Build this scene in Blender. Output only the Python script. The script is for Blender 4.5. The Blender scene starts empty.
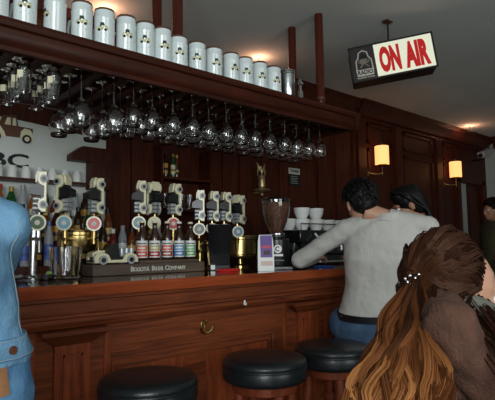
import bpy, bmesh, math, random
from mathutils import Vector, Matrix, Euler
R = math.radians
PI = math.pi
C = bpy.context.scene.collection
SC = bpy.context.scene

# ---------------------------------------------------------------- camera
cam = bpy.data.cameras.new('camera')
cam.sensor_width = 36; cam.lens = 36.0; cam.clip_start = 0.02
camo = bpy.data.objects.new('camera', cam); C.objects.link(camo)
YAW, PITCH, ROLL = R(48.9), math.atan(46/495), 0.012
_f = Vector((math.cos(YAW)*math.cos(PITCH), math.sin(YAW)*math.cos(PITCH), math.sin(PITCH)))
_r0 = Vector((math.sin(YAW), -math.cos(YAW), 0)); _u0 = _r0.cross(_f)
_r = _r0*math.cos(ROLL) - _u0*math.sin(ROLL); _u = _u0*math.cos(ROLL) + _r0*math.sin(ROLL)
camo.matrix_world = Matrix.Translation((0, 0, 1.24)) @ Matrix((_r, _u, -_f)).transposed().to_4x4()
SC.camera = camo
SC.view_settings.view_transform = 'Standard'; SC.view_settings.look = 'None'
SC.view_settings.exposure = 0.62; SC.view_settings.gamma = 1; SC.view_settings.use_curve_mapping = False
# ---------------------------------------------------------------- world and lights
w = bpy.data.worlds.new('world'); SC.world = w; w.use_nodes = True
w.node_tree.nodes['Background'].inputs[0].default_value = (.6, .7, .75, 1)
w.node_tree.nodes['Background'].inputs[1].default_value = 0.05
def area(name, loc, target, sx, sy, power, col):
    l = bpy.data.lights.new(name, 'AREA'); l.shape = 'RECTANGLE'; l.size = sx; l.size_y = sy
    l.energy = power; l.color = col
    o = bpy.data.objects.new(name, l); C.objects.link(o); o.location = loc
    o.rotation_euler = (Vector(target)-Vector(loc)).to_track_quat('-Z', 'Y').to_euler(); return o
def point(name, loc, power, col, rad):
    l = bpy.data.lights.new(name, 'POINT'); l.energy = power; l.color = col; l.shadow_soft_size = rad
    o = bpy.data.objects.new(name, l); C.objects.link(o); o.location = loc; return o
area('window_light', (-1.7, -2.2, 1.75), (2.0, 2.0, 1.45), 2.2, 1.5, 78, (.93, .98, 1.0))
area('ceiling_fill_light', (1.6, -2.9, 1.5), (1.9, 1.0, 2.3), 2.0, 1.3, 24, (.93, 1.0, .97))  # fill added to brighten the ceiling, no real window behind it
point('flash_light', (-.02, -.05, 1.33), 4.5, (1, .98, .95), .02)
for _x in (1.35, 2.70, 6.5):
    point('ceiling_bulb', (_x, 2.93, 2.725), 1.0, (1, .50, .30), .02)

# ---------------------------------------------------------------- materials
def lin(c):
    return tuple(((v/255)/12.92 if v <= 10 else (((v/255)+.055)/1.055)**2.4) for v in c)
def mat(name, col, rough=.5, metal=0, spec=.5, trans=0, emit=None, es=0, noise=0, nscale=20, bump=0, bscale=60, coat=0, ior=1.45, sheen=0):
    m = bpy.data.materials.new(name); m.use_nodes = True; nt = m.node_tree; b = nt.nodes['Principled BSDF']
    c4 = (*col, 1)
    b.inputs['Base Color'].default_value = c4; b.inputs['Roughness'].default_value = rough
    b.inputs['Metallic'].default_value = metal; b.inputs['Specular IOR Level'].default_value = spec
    b.inputs['Transmission Weight'].default_value = trans; b.inputs['IOR'].default_value = ior
    b.inputs['Coat Weight'].default_value = coat; b.inputs['Coat Roughness'].default_value = .08
    b.inputs['Sheen Weight'].default_value = sheen
    if emit: b.inputs['Emission Color'].default_value = (*emit, 1); b.inputs['Emission Strength'].default_value = es
    tc = nt.nodes.new('ShaderNodeTexCoord')
    n = nt.nodes.new('ShaderNodeTexNoise'); n.inputs['Scale'].default_value = nscale; n.inputs['Detail'].default_value = 4
    nt.links.new(tc.outputs['Object'], n.inputs['Vector'])
    mx = nt.nodes.new('ShaderNodeMixRGB'); mx.blend_type = 'MULTIPLY'; mx.inputs[0].default_value = max(noise, .03)
    mx.inputs[1].default_value = c4; nt.links.new(n.outputs['Color'], mx.inputs[2])
    cr = nt.nodes.new('ShaderNodeValToRGB'); cr.color_ramp.elements[0].color = (1-noise, 1-noise, 1-noise, 1)
    cr.color_ramp.elements[0].position = .3; cr.color_ramp.elements[1].position = .7
    nt.links.new(n.outputs['Fac'], cr.inputs[0]); nt.links.new(cr.outputs[0], mx.inputs[2]); mx.inputs[0].default_value = 1
    nt.links.new(mx.outputs[0], b.inputs['Base Color'])
    if bump:
        n2 = nt.nodes.new('ShaderNodeTexNoise'); n2.inputs['Scale'].default_value = bscale; n2.inputs['Detail'].default_value = 5
        nt.links.new(tc.outputs['Object'], n2.inputs['Vector'])
        bp = nt.nodes.new('ShaderNodeBump'); bp.inputs['Strength'].default_value = bump; bp.inputs['Distance'].default_value = .01
        nt.links.new(n2.outputs['Fac'], bp.inputs['Height']); nt.links.new(bp.outputs[0], b.inputs['Normal'])
    return m
def wood(name, dark, light, grain=(1.5, 1.5, 18), rough=.35, coat=.3):
    m = bpy.data.materials.new(name); m.use_nodes = True; nt = m.node_tree; b = nt.nodes['Principled BSDF']
    tc = nt.nodes.new('ShaderNodeTexCoord'); mp = nt.nodes.new('ShaderNodeMapping')
    mp.inputs['Scale'].default_value = grain
    nt.links.new(tc.outputs['Object'], mp.inputs['Vector'])
    n = nt.nodes.new('ShaderNodeTexNoise'); n.inputs['Scale'].default_value = 2.5; n.inputs['Detail'].default_value = 7
    n.inputs['Roughness'].default_value = .65; n.inputs['Distortion'].default_value = .6
    nt.links.new(mp.outputs[0], n.inputs['Vector'])
    cr = nt.nodes.new('ShaderNodeValToRGB')
    cr.color_ramp.elements[0].position = .32; cr.color_ramp.elements[0].color = (*dark, 1)
    cr.color_ramp.elements[1].position = .72; cr.color_ramp.elements[1].color = (*light, 1)
    nt.links.new(n.outputs['Fac'], cr.inputs[0]); nt.links.new(cr.outputs[0], b.inputs['Base Color'])
    b.inputs['Roughness'].default_value = rough; b.inputs['Coat Weight'].default_value = coat
    b.inputs['Specular IOR Level'].default_value = .22; b.inputs['Coat Roughness'].default_value = .12
    return m
M = {}
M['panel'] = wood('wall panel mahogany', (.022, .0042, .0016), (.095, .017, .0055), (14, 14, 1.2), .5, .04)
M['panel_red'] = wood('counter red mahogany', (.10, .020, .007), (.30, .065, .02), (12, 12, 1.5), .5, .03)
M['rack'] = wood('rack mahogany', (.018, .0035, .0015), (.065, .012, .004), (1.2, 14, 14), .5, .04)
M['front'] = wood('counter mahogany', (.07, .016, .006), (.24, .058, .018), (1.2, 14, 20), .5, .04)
M['edge'] = wood('counter edge wood', (.20, .036, .011), (.36, .075, .022), (1.2, 14, 14), .42, .08)
M['pole'] = wood('pole wood', (.045, .007, .0035), (.10, .017, .008), (14, 14, 1.5), .3, .3)
M['stoolwood'] = wood('stool wood', (.10, .022, .009), (.22, .05, .02), (14, 14, 1.5), .3, .3)
M['top'] = wood('countertop dark polish', (.03, .014, .008), (.07, .03, .016), (1.2, 14, 14), .12, .8)
M['plank'] = wood('grey brown plank', (.07, .05, .035), (.14, .10, .075), (1.2, 14, 14), .5, .1)
M['ceil'] = mat('ceiling paint', (.72, .76, .72), .9, noise=.06, nscale=2)
M['plaster'] = mat('pale plaster', (.42, .45, .42), .85, noise=.08, nscale=3)
M['floor'] = wood('floor boards', (.02, .012, .008), (.05, .028, .018), (1, 12, 1), .4, .1)
M['ceramic'] = mat('white ceramic', (.72, .80, .80), .18, spec=.5, noise=.03, coat=.5)
M['rim'] = mat('brown rim', (.12, .06, .035), .4, noise=.2)
M['glass'] = mat('clear glass', (1, 1, 1), .02, trans=1, noise=.01, ior=1.48)
M['brass'] = mat('brass', (.50, .36, .14), .26, 1, noise=.25, nscale=8)
M['chrome'] = mat('chrome', (.6, .62, .64), .15, 1, noise=.1)
M['steel'] = mat('brushed steel', (.35, .36, .38), .3, 1, noise=.2)
M['black'] = mat('black plastic', (.012, .012, .013), .3, noise=.2)
M['blackgloss'] = mat('black gloss', (.008, .008, .01), .12, noise=.1, coat=.6)
M['leather'] = mat('black vinyl', (.010, .013, .015), .36, noise=.2, bump=.12, bscale=90, coat=.1)
M['cream'] = mat('cream enamel', (.74, .70, .48), .3, noise=.05, coat=.3)
M['keg'] = mat('silver grey', (.45, .48, .50), .3, .4, noise=.1)
M['amber'] = mat('brown bottle glass', (.035, .012, .006), .08, noise=.1, coat=.6)
M['red'] = mat('red enamel', (.62, .03, .025), .35, noise=.05)
M['white'] = mat('white paint', (.75, .76, .74), .4, noise=.04)
M['brown'] = mat('brown paint', (.10, .04, .02), .4, noise=.1)
M['beans'] = mat('coffee beans', (.22, .085, .04), .4, noise=.7, nscale=90, bump=.8, bscale=110)
M['grey'] = mat('grey plastic', (.35, .36, .36), .4, noise=.1)
M['lampshade'] = mat('lit lamp shade', (.8, .55, .3), .7, emit=(1, .42, .13), es=1.0, noise=.05)
M['signlit'] = mat('lit sign face', (.75, .75, .6), .5, emit=(.93, .95, .70), es=.26, noise=.02)
M['signred'] = mat('sign red letters', (.55, .004, .004), .6, emit=(.8, .01, .01), es=.12, noise=.02)
M['darkbrown'] = mat('dark sign face', (.018, .012, .010), .5, noise=.1)
M['offwhite'] = mat('off white print', (.6, .58, .5), .5, noise=.05)
M['skin'] = mat('skin', (.50, .27, .18), .5, noise=.1, nscale=12)
M['skin2'] = mat('darker skin', (.36, .17, .10), .5, noise=.1, nscale=12)
M['eye'] = mat('eye white', (.7, .7, .68), .2, noise=.02)
M['iris'] = mat('dark iris', (.02, .01, .006), .2, noise=.02)
M['hairblack'] = mat('black hair', (.006, .005, .005), .45, spec=.25, noise=.4, nscale=60, bump=.3, bscale=120)
M['hairdark'] = mat('dark brown hair', (.016, .007, .004), .65, spec=.15, noise=.4, nscale=60, bump=.3, bscale=120)
M['olive'] = mat('olive cloth', (.06, .055, .025), .9, noise=.3, bump=.3)
M['greytop'] = mat('grey cloth', (.17, .18, .19), .85, noise=.15, bump=.3)
M['jacket'] = mat('brown wool', (.095, .042, .026), .95, noise=.35, nscale=40, bump=.5, bscale=160, sheen=.0)
M['collar'] = mat('grey olive cloth', (.12, .12, .095), .9, noise=.2, bump=.3)
M['belt'] = mat('black belt', (.01, .01, .012), .4, noise=.1)
M['shoe'] = mat('dark shoe leather', (.02, .014, .01), .5, noise=.2)
M['patch'] = mat('tan leather patch', (.30, .14, .06), .6, noise=.3, nscale=50)
M['thread'] = mat('pale seam thread', (.30, .38, .40), .8, noise=.2)
M['purple'] = mat('purple print', (.13, .07, .30), .5, noise=.15)
M['dark'] = mat('dark cavity', (.008, .006, .005), .8, noise=.1)
def denim(name, a, b_):
    m = mat(name, a, .85, noise=.25, nscale=7, bump=.25, bscale=140)
    nt = m.node_tree; p = nt.nodes['Principled BSDF']
    tc = nt.nodes.new('ShaderNodeTexCoord'); n = nt.nodes.new('ShaderNodeTexNoise'); n.inputs['Scale'].default_value = 9; n.inputs['Detail'].default_value = 8
    nt.links.new(tc.outputs['Object'], n.inputs['Vector'])
    cr = nt.nodes.new('ShaderNodeValToRGB'); cr.color_ramp.elements[0].position = .35; cr.color_ramp.elements[1].position = .68
    cr.color_ramp.elements[0].color = (*a, 1); cr.color_ramp.elements[1].color = (*b_, 1)
    nt.links.new(n.outputs['Fac'], cr.inputs[0]); nt.links.new(cr.outputs[0], p.inputs['Base Color']); return m
M['denim_light'] = denim('light blue denim', (.085, .20, .34), (.17, .34, .50))
M['denim_dark'] = denim('mid blue jeans', (.05, .14, .27), (.12, .27, .43))
M['jeans'] = denim('blue jeans', (.035, .075, .15), (.07, .13, .22))
def shirt_mat():
    m = mat('pale pinstripe shirt', (.50, .49, .46), .85, bump=.25, bscale=11)
    nt = m.node_tree; p = nt.nodes['Principled BSDF']
    tc = nt.nodes.new('ShaderNodeTexCoord'); wv = nt.nodes.new('ShaderNodeTexWave'); wv.wave_type = 'BANDS'; wv.bands_direction = 'Y'
    wv.inputs['Scale'].default_value = 45; wv.inputs['Distortion'].default_value = 1.2; wv.inputs['Detail Scale'].default_value = .3
    nt.links.new(tc.outputs['Object'], wv.inputs['Vector'])
    cr = nt.nodes.new('ShaderNodeValToRGB'); cr.color_ramp.elements[0].color = (.39, .38, .36, 1); cr.color_ramp.elements[1].color = (.51, .50, .47, 1)
    cr.color_ramp.elements[0].position = .0; cr.color_ramp.elements[1].position = .3
    nt.links.new(wv.outputs['Fac'], cr.inputs[0]); nt.links.new(cr.outputs[0], p.inputs['Base Color']); return m
M['shirt'] = shirt_mat()
def girl_hair():
    # (warm sheen) dark brown at the roots, golden brown towards the tips: the attribute 'tip' is the place along each lock
    m = mat('brown hair with golden ends', (.1, .04, .02), .5, spec=.2, noise=.3)
    nt = m.node_tree; p = nt.nodes['Principled BSDF']
    p.inputs['Specular Tint'].default_value = (1, .62, .42, 1)
    at = nt.nodes.new('ShaderNodeAttribute'); at.attribute_name = 'tip'
    cr = nt.nodes.new('ShaderNodeValToRGB'); e = cr.color_ramp.elements
    e[0].color = (.026, .010, .006, 1); e[0].position = .12; e[1].color = (.42, .18, .06, 1); e[1].position = .85
    k = e.new(.5); k.color = (.15, .052, .018, 1)
    nt.links.new(at.outputs['Fac'], cr.inputs[0]); nt.links.new(cr.outputs[0], p.inputs['Base Color'])
    return m
M['girlhair'] = girl_hair()
_cc = {}
def paint(rgb, rough=.45, trans=0):
    k = (rgb, trans)
    if k not in _cc: _cc[k] = mat('paint %d %d %d' % rgb, lin(rgb), rough, noise=.06, trans=trans, coat=.2)
    return _cc[k]

# ---------------------------------------------------------------- mesh helpers
def rot_to(d):
    return Vector(d).to_track_quat('Z', 'Y').to_matrix()
class B:
    """collects shapes into one mesh"""
    def __init__(s): s.bm = bmesh.new(); s.mi = 0; s.M = Matrix.Identity(4)
    def v(s, p): return s.bm.verts.new(s.M @ Vector(p))
    def f(s, vs):
        try: fc = s.bm.faces.new(vs)
        except ValueError: return
        fc.material_index = s.mi; fc.smooth = True
    def box(s, x0, x1, y0, y1, z0, z1):
        p = [s.v(q) for q in ((x0,y0,z0),(x1,y0,z0),(x1,y1,z0),(x0,y1,z0),(x0,y0,z1),(x1,y0,z1),(x1,y1,z1),(x0,y1,z1))]
        for q in ((0,3,2,1),(4,5,6,7),(0,1,5,4),(1,2,6,5),(2,3,7,6),(3,0,4,7)): s.f([p[i] for i in q])
        return s
    def prism(s, poly, axis, a0, a1):
        def mk(u, v_, a): return {'X': (a, u, v_), 'Y': (u, a, v_), 'Z': (u, v_, a)}[axis]
        A = [s.v(mk(u, v_, a0)) for u, v_ in poly]; D = [s.v(mk(u, v_, a1)) for u, v_ in poly]; n = len(poly)
        for i in range(n): s.f([A[i], A[(i+1) % n], D[(i+1) % n], D[i]])
        s.f(A[::-1]); s.f(D); return s
    def lathe(s, prof, seg=24, o=(0,0,0), d=(0,0,1), ang=None):
        Q = rot_to(d) if tuple(d) != (0,0,1) else Matrix.Identity(3); o = Vector(o); rings = []
        for r, z in prof:
            if r < 1e-5: rings.append([s.v(o + Q @ Vector((0,0,z)))])
            else: rings.append([s.v(o + Q @ Vector((r*math.cos(2*PI*i/seg), r*math.sin(2*PI*i/seg), z))) for i in range(seg)])
        for a, b in zip(rings, rings[1:]):
            for i in range(seg):
                j = (i+1) % seg
                if len(a) == 1 and len(b) == 1: continue
                if len(a) == 1: s.f([a[0], b[j], b[i]])
                elif len(b) == 1: s.f([a[i], a[j], b[0]])
                else: s.f([a[i], a[j], b[j], b[i]])
        return s
    def cyl(s, p0, p1, r, seg=16, r1=None):
        p0, p1 = Vector(p0), Vector(p1); L = (p1-p0).length; r1 = r if r1 is None else r1
        return s.lathe([(0,0),(r,0),(r1,L),(0,L)], seg, p0, tuple((p1-p0).normalized()))
    def tube(s, pts, rad, seg=8, lay=None, vals=None):
        pts = [Vector(p) for p in pts]; n = len(pts); prev = None; up = Vector((0.13, 0.31, .94)); ref = None
        for i, p in enumerate(pts):
            t = (pts[min(i+1, n-1)] - pts[max(i-1, 0)]).normalized()
            if ref is None: ref = t.orthogonal().normalized()
            ref = (ref - t*ref.dot(t)).normalized(); b2 = t.cross(ref)
            r = rad[i] if isinstance(rad, (list, tuple)) else rad
            ring = [s.v(p + (ref*math.cos(2*PI*k/seg) + b2*math.sin(2*PI*k/seg))*r) for k in range(seg)]
            if lay:
                for q in ring: q[lay] = vals[i]
            if prev:
                for k in range(seg): s.f([prev[k], prev[(k+1) % seg], ring[(k+1) % seg], ring[k]])
            else: s.f(ring[::-1])
            prev = ring
        s.f(prev); return s
    def ball(s, c, r, rot=None, seg=16):
        r = (r, r, r) if not hasattr(r, '__len__') else r
        m = Matrix.Translation(Vector(c)) @ (rot.to_4x4() if rot else Matrix.Identity(4)) @ Matrix.Diagonal((*r, 1))
        old = s.M; s.M = old @ m
        s.lathe([(math.sin(PI*k/(seg//2)), -math.cos(PI*k/(seg//2))) if 0 < k < seg//2 else (0, -1 if k == 0 else 1) for k in range(seg//2+1)], seg)
        s.M = old; return s
    def loft(s, secs, seg=28):
        """secs: (centre, width vector, depth vector)"""
        rings = []
        for c, a, b in secs:
            c, a, b = Vector(c), Vector(a), Vector(b)
            rings.append([s.v(c + a*math.copysign(abs(math.cos(2*PI*k/seg))**.85, math.cos(2*PI*k/seg)) + b*math.copysign(abs(math.sin(2*PI*k/seg))**.85, math.sin(2*PI*k/seg))) for k in range(seg)])
        for p, q in zip(rings, rings[1:]):
            for k in range(seg): s.f([p[k], p[(k+1) % seg], q[(k+1) % seg], q[k]])
        s.f(rings[0][::-1]); s.f(rings[-1]); return s
    def mesh(s, name, mats, angle=35, bevel=0):
        bmesh.ops.recalc_face_normals(s.bm, faces=s.bm.faces)
        me = bpy.data.meshes.new(name); s.bm.to_mesh(me); s.bm.free()
        for m in (mats if isinstance(mats, (list, tuple)) else [mats]): me.materials.append(m)
        me.set_sharp_from_angle(angle=R(angle)); return me
def link(name, me, parent=None, loc=None):
    o = bpy.data.objects.new(name, me); C.objects.link(o)
    if parent: o.parent = parent
    if loc is not None: o.location = loc
    return o
def part(name, b, mats, parent=None, bevel=0, angle=35, label=None):
    o = link(name, b.mesh(name, mats, angle), parent)
    if bevel:
        md = o.modifiers.new('bevel', 'BEVEL'); md.width = bevel; md.segments = 2; md.limit_method = 'ANGLE'
    if label: o['label'] = label
    return o
def tag(o, label, cat, group=None):
    o['label'] = label; o['category'] = cat
    if group: o['group'] = group
    return o
def thing(name, label, cat, loc=(0,0,0), rz=0, group=None):
    o = bpy.data.objects.new(name, None); C.objects.link(o); o.empty_display_size = .05
    o.location = loc; o.rotation_euler = (0, 0, rz); return tag(o, label, cat, group)
def struct(name, b, m, bevel=0, parent=None):
    o = part(name, b, m, parent, bevel)
    if not parent: o['kind'] = 'structure'
    return o
def dup(root, loc, rz=None, label=None, group=None):
    r = root.copy(); C.objects.link(r); r.location = loc
    if rz is not None: r.rotation_euler = (0, 0, rz)
    if label: r['label'] = label
    if group: r['group'] = group
    def kids(a, b):
        for ch in a.children:
            c = ch.copy(); C.objects.link(c); c.parent = b; kids(ch, c)
    kids(root, r); return r
def text_bm(b, body, size, sx=1.0, extrude=.0015, bold=0.0, M4=None, align='CENTER', mi=0):
    cu = bpy.data.curves.new('t', 'FONT'); cu.body = body; cu.size = size; cu.extrude = extrude; cu.offset = bold
    cu.align_x = align; cu.align_y = 'CENTER'; cu.resolution_u = 3
    o = bpy.data.objects.new('t', cu); C.objects.link(o); dg = bpy.context.evaluated_depsgraph_get()
    me = bpy.data.meshes.new_from_object(o.evaluated_get(dg)); bpy.data.objects.remove(o)
    me.transform((M4 or Matrix.Identity(4)) @ Matrix.Diagonal((sx, 1, 1, 1)))
    n = len(b.bm.faces); b.bm.from_mesh(me); b.bm.faces.ensure_lookup_table()
    for f in b.bm.faces[n:]: f.material_index = mi; f.smooth = False
    bpy.data.meshes.remove(me)
def organic(name, b, mats, parent, voxel=.008, smooth=6, off=None, disp=0, dscale=.06):
    """fuse overlapping shapes into one continuous skin"""
    bmesh.ops.recalc_face_normals(b.bm, faces=b.bm.faces)
    me = bpy.data.meshes.new(name); b.bm.to_mesh(me); b.bm.free()
    o = bpy.data.objects.new(name, me); C.objects.link(o)
    r = o.modifiers.new('r', 'REMESH'); r.mode = 'VOXEL'; r.voxel_size = voxel; r.use_smooth_shade = True
    s = o.modifiers.new('s', 'SMOOTH'); s.iterations = smooth; s.factor = .5
    if disp:
        tx = bpy.data.textures.new('folds', 'CLOUDS'); tx.noise_scale = dscale; tx.noise_depth = 2
        d = o.modifiers.new('d', 'DISPLACE'); d.texture = tx; d.strength = disp; d.mid_level = .5
    dg = bpy.context.evaluated_depsgraph_get()
    m2 = bpy.data.meshes.new_from_object(o.evaluated_get(dg)); bpy.data.objects.remove(o)
    if off is not None: m2.transform(Matrix.Translation(-Vector(off)))
    m2.materials.clear()
    for m in (mats if isinstance(mats, (list, tuple)) else [mats]): m2.materials.append(m)
    m2.name = name
    return link(name, m2, parent)
def text_fit(b, body, box, M4, bold=0, extrude=.001, mi=0):
    """lettering scaled to fill box = (x0, x1, y0, y1) of the plane of M4"""
    t2 = B(); text_bm(t2, body, 1.0, 1, 0.0, bold); vs = [v.co for v in t2.bm.verts]
    x0, x1 = min(v.x for v in vs), max(v.x for v in vs); y0, y1 = min(v.y for v in vs), max(v.y for v in vs); t2.bm.free()
    sx = (box[1]-box[0])/(x1-x0); sy = (box[3]-box[2])/(y1-y0)
    T_ = M4 @ Matrix.Translation((box[0]-x0*sx, box[2]-y0*sy, 0)) @ Matrix.Diagonal((sx, sy, 1, 1))
    text_bm(b, body, 1.0, 1, extrude, bold, T_, mi=mi)
ORD = ['first', 'second', 'third', 'fourth', 'fifth', 'sixth', 'seventh', 'eighth', 'ninth', 'tenth', 'eleventh', 'twelfth', 'thirteenth', 'fourteenth', 'fifteenth', 'sixteenth', 'seventeenth', 'eighteenth', 'nineteenth', 'twentieth', 'twenty-first', 'twenty-second', 'twenty-third', 'twenty-fourth', 'twenty-fifth']

# ================================================================ SETTING
struct('floor', B().box(-3, 7.8, -3.2, 3.4, -.1, 0), M['floor'])
struct('ceiling', B().box(-3, 7.8, -3.2, 3.4, 2.8, 2.9), M['ceil'])
struct('wall_left', B().box(-3.1, -3, -3.2, 3.4, 0, 2.8), M['plaster'])
struct('wall_front', B().box(-3, 7.8, -3.3, -3.2, 0, 2.8), M['plaster'])
struct('wall_right', B().box(7.55, 7.65, -3.2, 3.2, 0, 2.8), M['plaster'])
b = B(); b.box(-3, 6.62, 3.2, 3.3, 0, 2.8); b.box(6.62, 7.55, 3.2, 3.3, 2.1, 2.8); b.box(7.33, 7.55, 3.2, 3.3, 0, 2.1)
b.box(6.6, 7.4, 3.9, 4.0, 0, 2.1)
b.mi = 0
for x in (2.36, 2.53, 2.71, 3.19, 3.72, 4.0, 4.3):                 # battens behind the bar
    b.box(x-.02, x+.02, 3.18, 3.2, 0, 2.62)
for x in (4.42, 5.15, 6.1):                                         # wide pilasters beyond the bar
    b.box(x-.07, x+.07, 3.16, 3.2, 0, 2.62)
for x0, x1 in ((4.55, 5.02), (5.28, 5.97), (6.23, 6.56)):           # raised panel frames
    for z0, z1 in ((1.05, 2.30), (2.36, 2.58), (.15, .95)):
        b.box(x0, x1, 3.18, 3.2, z0, z0+.03); b.box(x0, x1, 3.18, 3.2, z1-.03, z1)
        b.box(x0, x0+.03, 3.18, 3.2, z0, z1); b.box(x1-.03, x1, 3.18, 3.2, z0, z1)
b.box(1.47, 1.655, 3.15, 3.2, 0, 2.62); b.box(1.665, 1.84, 3.15, 3.2, 0, 2.62)
b.box(-3, 7.55, 3.17, 3.2, 2.60, 2.64)
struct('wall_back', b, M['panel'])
crown = [(3.2, 2.62), (3.16, 2.64), (3.15, 2.69), (3.10, 2.74), (3.09, 2.8), (3.2, 2.8)]
b = B(); b.prism(crown, 'X', -3, 4.34); b.prism([(y-.03 if y < 3.2 else y, z) for y, z in crown], 'X', 4.34, 7.55)
struct('trim_1', b, M['panel'])
b = B(); b.prism([(7.55-(3.2-y), z) for y, z in crown], 'Y', -3.2, 3.05)
struct('trim_2', b, M['panel'])
struct('baseboard_back', B().box(4.3, 6.55, 3.17, 3.2, 0, .14), M['panel'])
b = B(); b.box(6.56, 6.64, 3.15, 3.2, 0, 2.14); b.box(7.31, 7.39, 3.15, 3.2, 0, 2.14); b.box(6.56, 7.39, 3.15, 3.2, 2.08, 2.16)
struct('trim_3', b, M['panel'], .004)
b = B(); b.box(6.92, 7.31, 3.21, 3.25, .01, 2.08)
for z0, z1 in ((.2, .95), (1.1, 1.95)): b.box(6.98, 7.25, 3.2, 3.21, z0, z1)
struct('door_1', b, M['panel'], .004)
struct('door_2', B().box(6.64, 6.92, 3.22, 3.25, .01, 2.08), M['plaster'])

# ================================================================ BAR COUNTER
bar = thing('bar_counter', 'long mahogany bar counter with panelled front and polished dark top', 'bar counter', (0, 0, 0))
X0, X1 = -1.6, 3.35
b = B(); b.box(X0, X1, 1.905, 2.75, 1.0525, 1.10); part('countertop', b, M['top'], bar)
b = B(); b.prism([(1.90, 1.06), (1.895, 1.09), (1.902, 1.1), (1.906, 1.1), (1.906, 1.052), (1.902, 1.052)], 'X', X0, X1)
part('counter_edge', b, M['edge'], bar)
b = B()
b.prism([(1.93, 1.052), (1.93, 1.035), (1.945, 1.03), (1.945, .985), (1.93, .98), (1.93, .97), (1.94, .965), (1.94, .95), (1.93, .945), (1.94, .93), (1.955, .925), (2.0, .925), (2.0, 1.052)], 'X', X0, X1)
part('cornice_moulding', b, M['front'], bar)
b = B(); b.box(X0, X1, 1.96, 2.0, .12, .925); part('front_board', b, M['front'], bar)
b = B(); b.box(X0, X1, 1.94, 1.96, 0, .14); part('plinth', b, M['front'], bar)
b = B(); b.box(X0, X1, 2.0, 2.7, 0.0, .06); b.box(X0, X1, 2.66, 2.7, .06, 1.052); part('back_board', b, M['front'], bar)
b = B(); b.box(X1-.03, X1, 2.0, 2.66, .06, 1.052); part('end_board', b, M['front'], bar)
def framed(x0, x1, z0, z1):
    b = B()
    for i, (w_, y) in enumerate(((.016, 1.948), (.012, 1.953))):
        e = i*.03
        b.box(x0+e, x1-e, y, 1.96, z1-w_-e, z1-e); b.box(x0+e, x1-e, y, 1.96, z0+e, z0+w_+e)
        b.box(x0+e, x0+e+w_, y, 1.96, z0+w_+e, z1-w_-e); b.box(x1-e-w_, x1-e, y, 1.96, z0+w_+e, z1-w_-e)
    part('panel_frame', b, M['front'], bar, .002)
    b = B(); b.box(x0+.05, (x0+x1)/2-.1, 1.957, 1.9605, z0+.05, z1-.05); b.box((x0+x1)/2+.02, x1-.05, 1.957, 1.9605, z0+.05, z1-.05)
    part('inset_panel', b, M['panel_red'], bar)
framed(.95, 1.88, .2, .79); framed(2.38, 3.25, .2, .79); framed(-.45, .6, .2, .79)
for xc, hw in ((.78, .135), (2.14, .16), (-.62, .135)):
    b = B()
    secs = [(.925, hw, .07), (.91, hw, .07), (.90, hw-.02, .06), (.875, hw*.62, .03), (.865, hw*.55, .022)]
    rings = []
    for z, a, d in secs: rings.append([b.v(q) for q in ((xc-a, 1.96, z), (xc-a, 1.96-d, z), (xc+a, 1.96-d, z), (xc+a, 1.96, z))])
    for p, q in zip(rings, rings[1:]):
        for k in range(4): b.f([p[k], p[(k+1) % 4], q[(k+1) % 4], q[k]])
    b.f(rings[0]); b.f(rings[-1]); part('corbel', b, M['front'], bar)
    a = hw*.52; b = B(); b.box(xc-a, xc+a, 1.938, 1.96, .14, .866); b.box(xc-a*.55, xc-a*.47, 1.933, 1.94, .2, .83); b.box(xc+a*.47, xc+a*.55, 1.933, 1.94, .2, .83)
    b.box(xc-a*.55, xc+a*.55, 1.933, 1.94, .82, .83); b.box(xc-a*.55, xc+a*.55, 1.933, 1.94, .66, .667)
    part('pilaster', b, M['panel_red'], bar)
    b = B(); b.box(xc+hw+.002, xc+hw+.03, 1.955, 1.96, .2, .9) ; b.box(xc-hw-.03, xc-hw-.002, 1.955, 1.96, .2, .9); part('stile', b, M['panel_red'], bar)
# coat hooks
hk = thing('coat_hook', 'brass double coat hook screwed to the bar front below the cornice', 'coat hook', (1.415, 1.9595, .855))
b = B(); b.box(-.012, .012, -.006, 0, -.025, .03); b.tube([(0,-.006,.02),(0,-.03,.025),(0,-.035,.04)], .005); part('backplate', b, M['brass'], hk, .002)
for sx in (-1, 1):
    b = B(); b.tube([(0,-.006,-.012),(sx*.012,-.03,-.022),(sx*.028,-.036,-.012),(sx*.036,-.036,.006)], [.005,.005,.005,.007]); part('hook', b, M['brass'], hk)
hk = thing('small_hook', 'small pale hook high on the bar front, right of the brass double hook', 'hook', (1.654, 1.93, .955))
b = B(); b.box(-.005, .005, -.004, 0, -.012, .012); b.tube([(0,-.004,-.006),(0,-.014,-.01),(0,-.016,0)], .003); part('plate', b, M['white'], hk)

# ================================================================ OVERHEAD RACK
rk = thing('overhead_glass_rack', 'dark red wooden overhead shelf with hanging glass rails above the bar', 'glass rack', (0, 1.87, 1.96))
def rb(): b = B(); b.M = Matrix.Translation((0, -1.87, -1.96)); return b
RX0, RX1 = -1.6, 2.58
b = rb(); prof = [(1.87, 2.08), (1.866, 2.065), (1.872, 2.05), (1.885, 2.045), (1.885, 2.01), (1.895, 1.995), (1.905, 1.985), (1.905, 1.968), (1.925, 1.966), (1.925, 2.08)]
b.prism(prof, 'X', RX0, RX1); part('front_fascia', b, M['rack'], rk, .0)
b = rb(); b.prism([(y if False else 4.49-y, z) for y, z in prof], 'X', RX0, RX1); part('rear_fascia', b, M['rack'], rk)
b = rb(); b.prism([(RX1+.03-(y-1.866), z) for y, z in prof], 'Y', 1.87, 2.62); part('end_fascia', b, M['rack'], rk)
b = rb(); b.box(RX0, RX1-.03, 1.925, 2.565, 2.012, 2.068); part('deck', b, M['rack'], rk)
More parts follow.
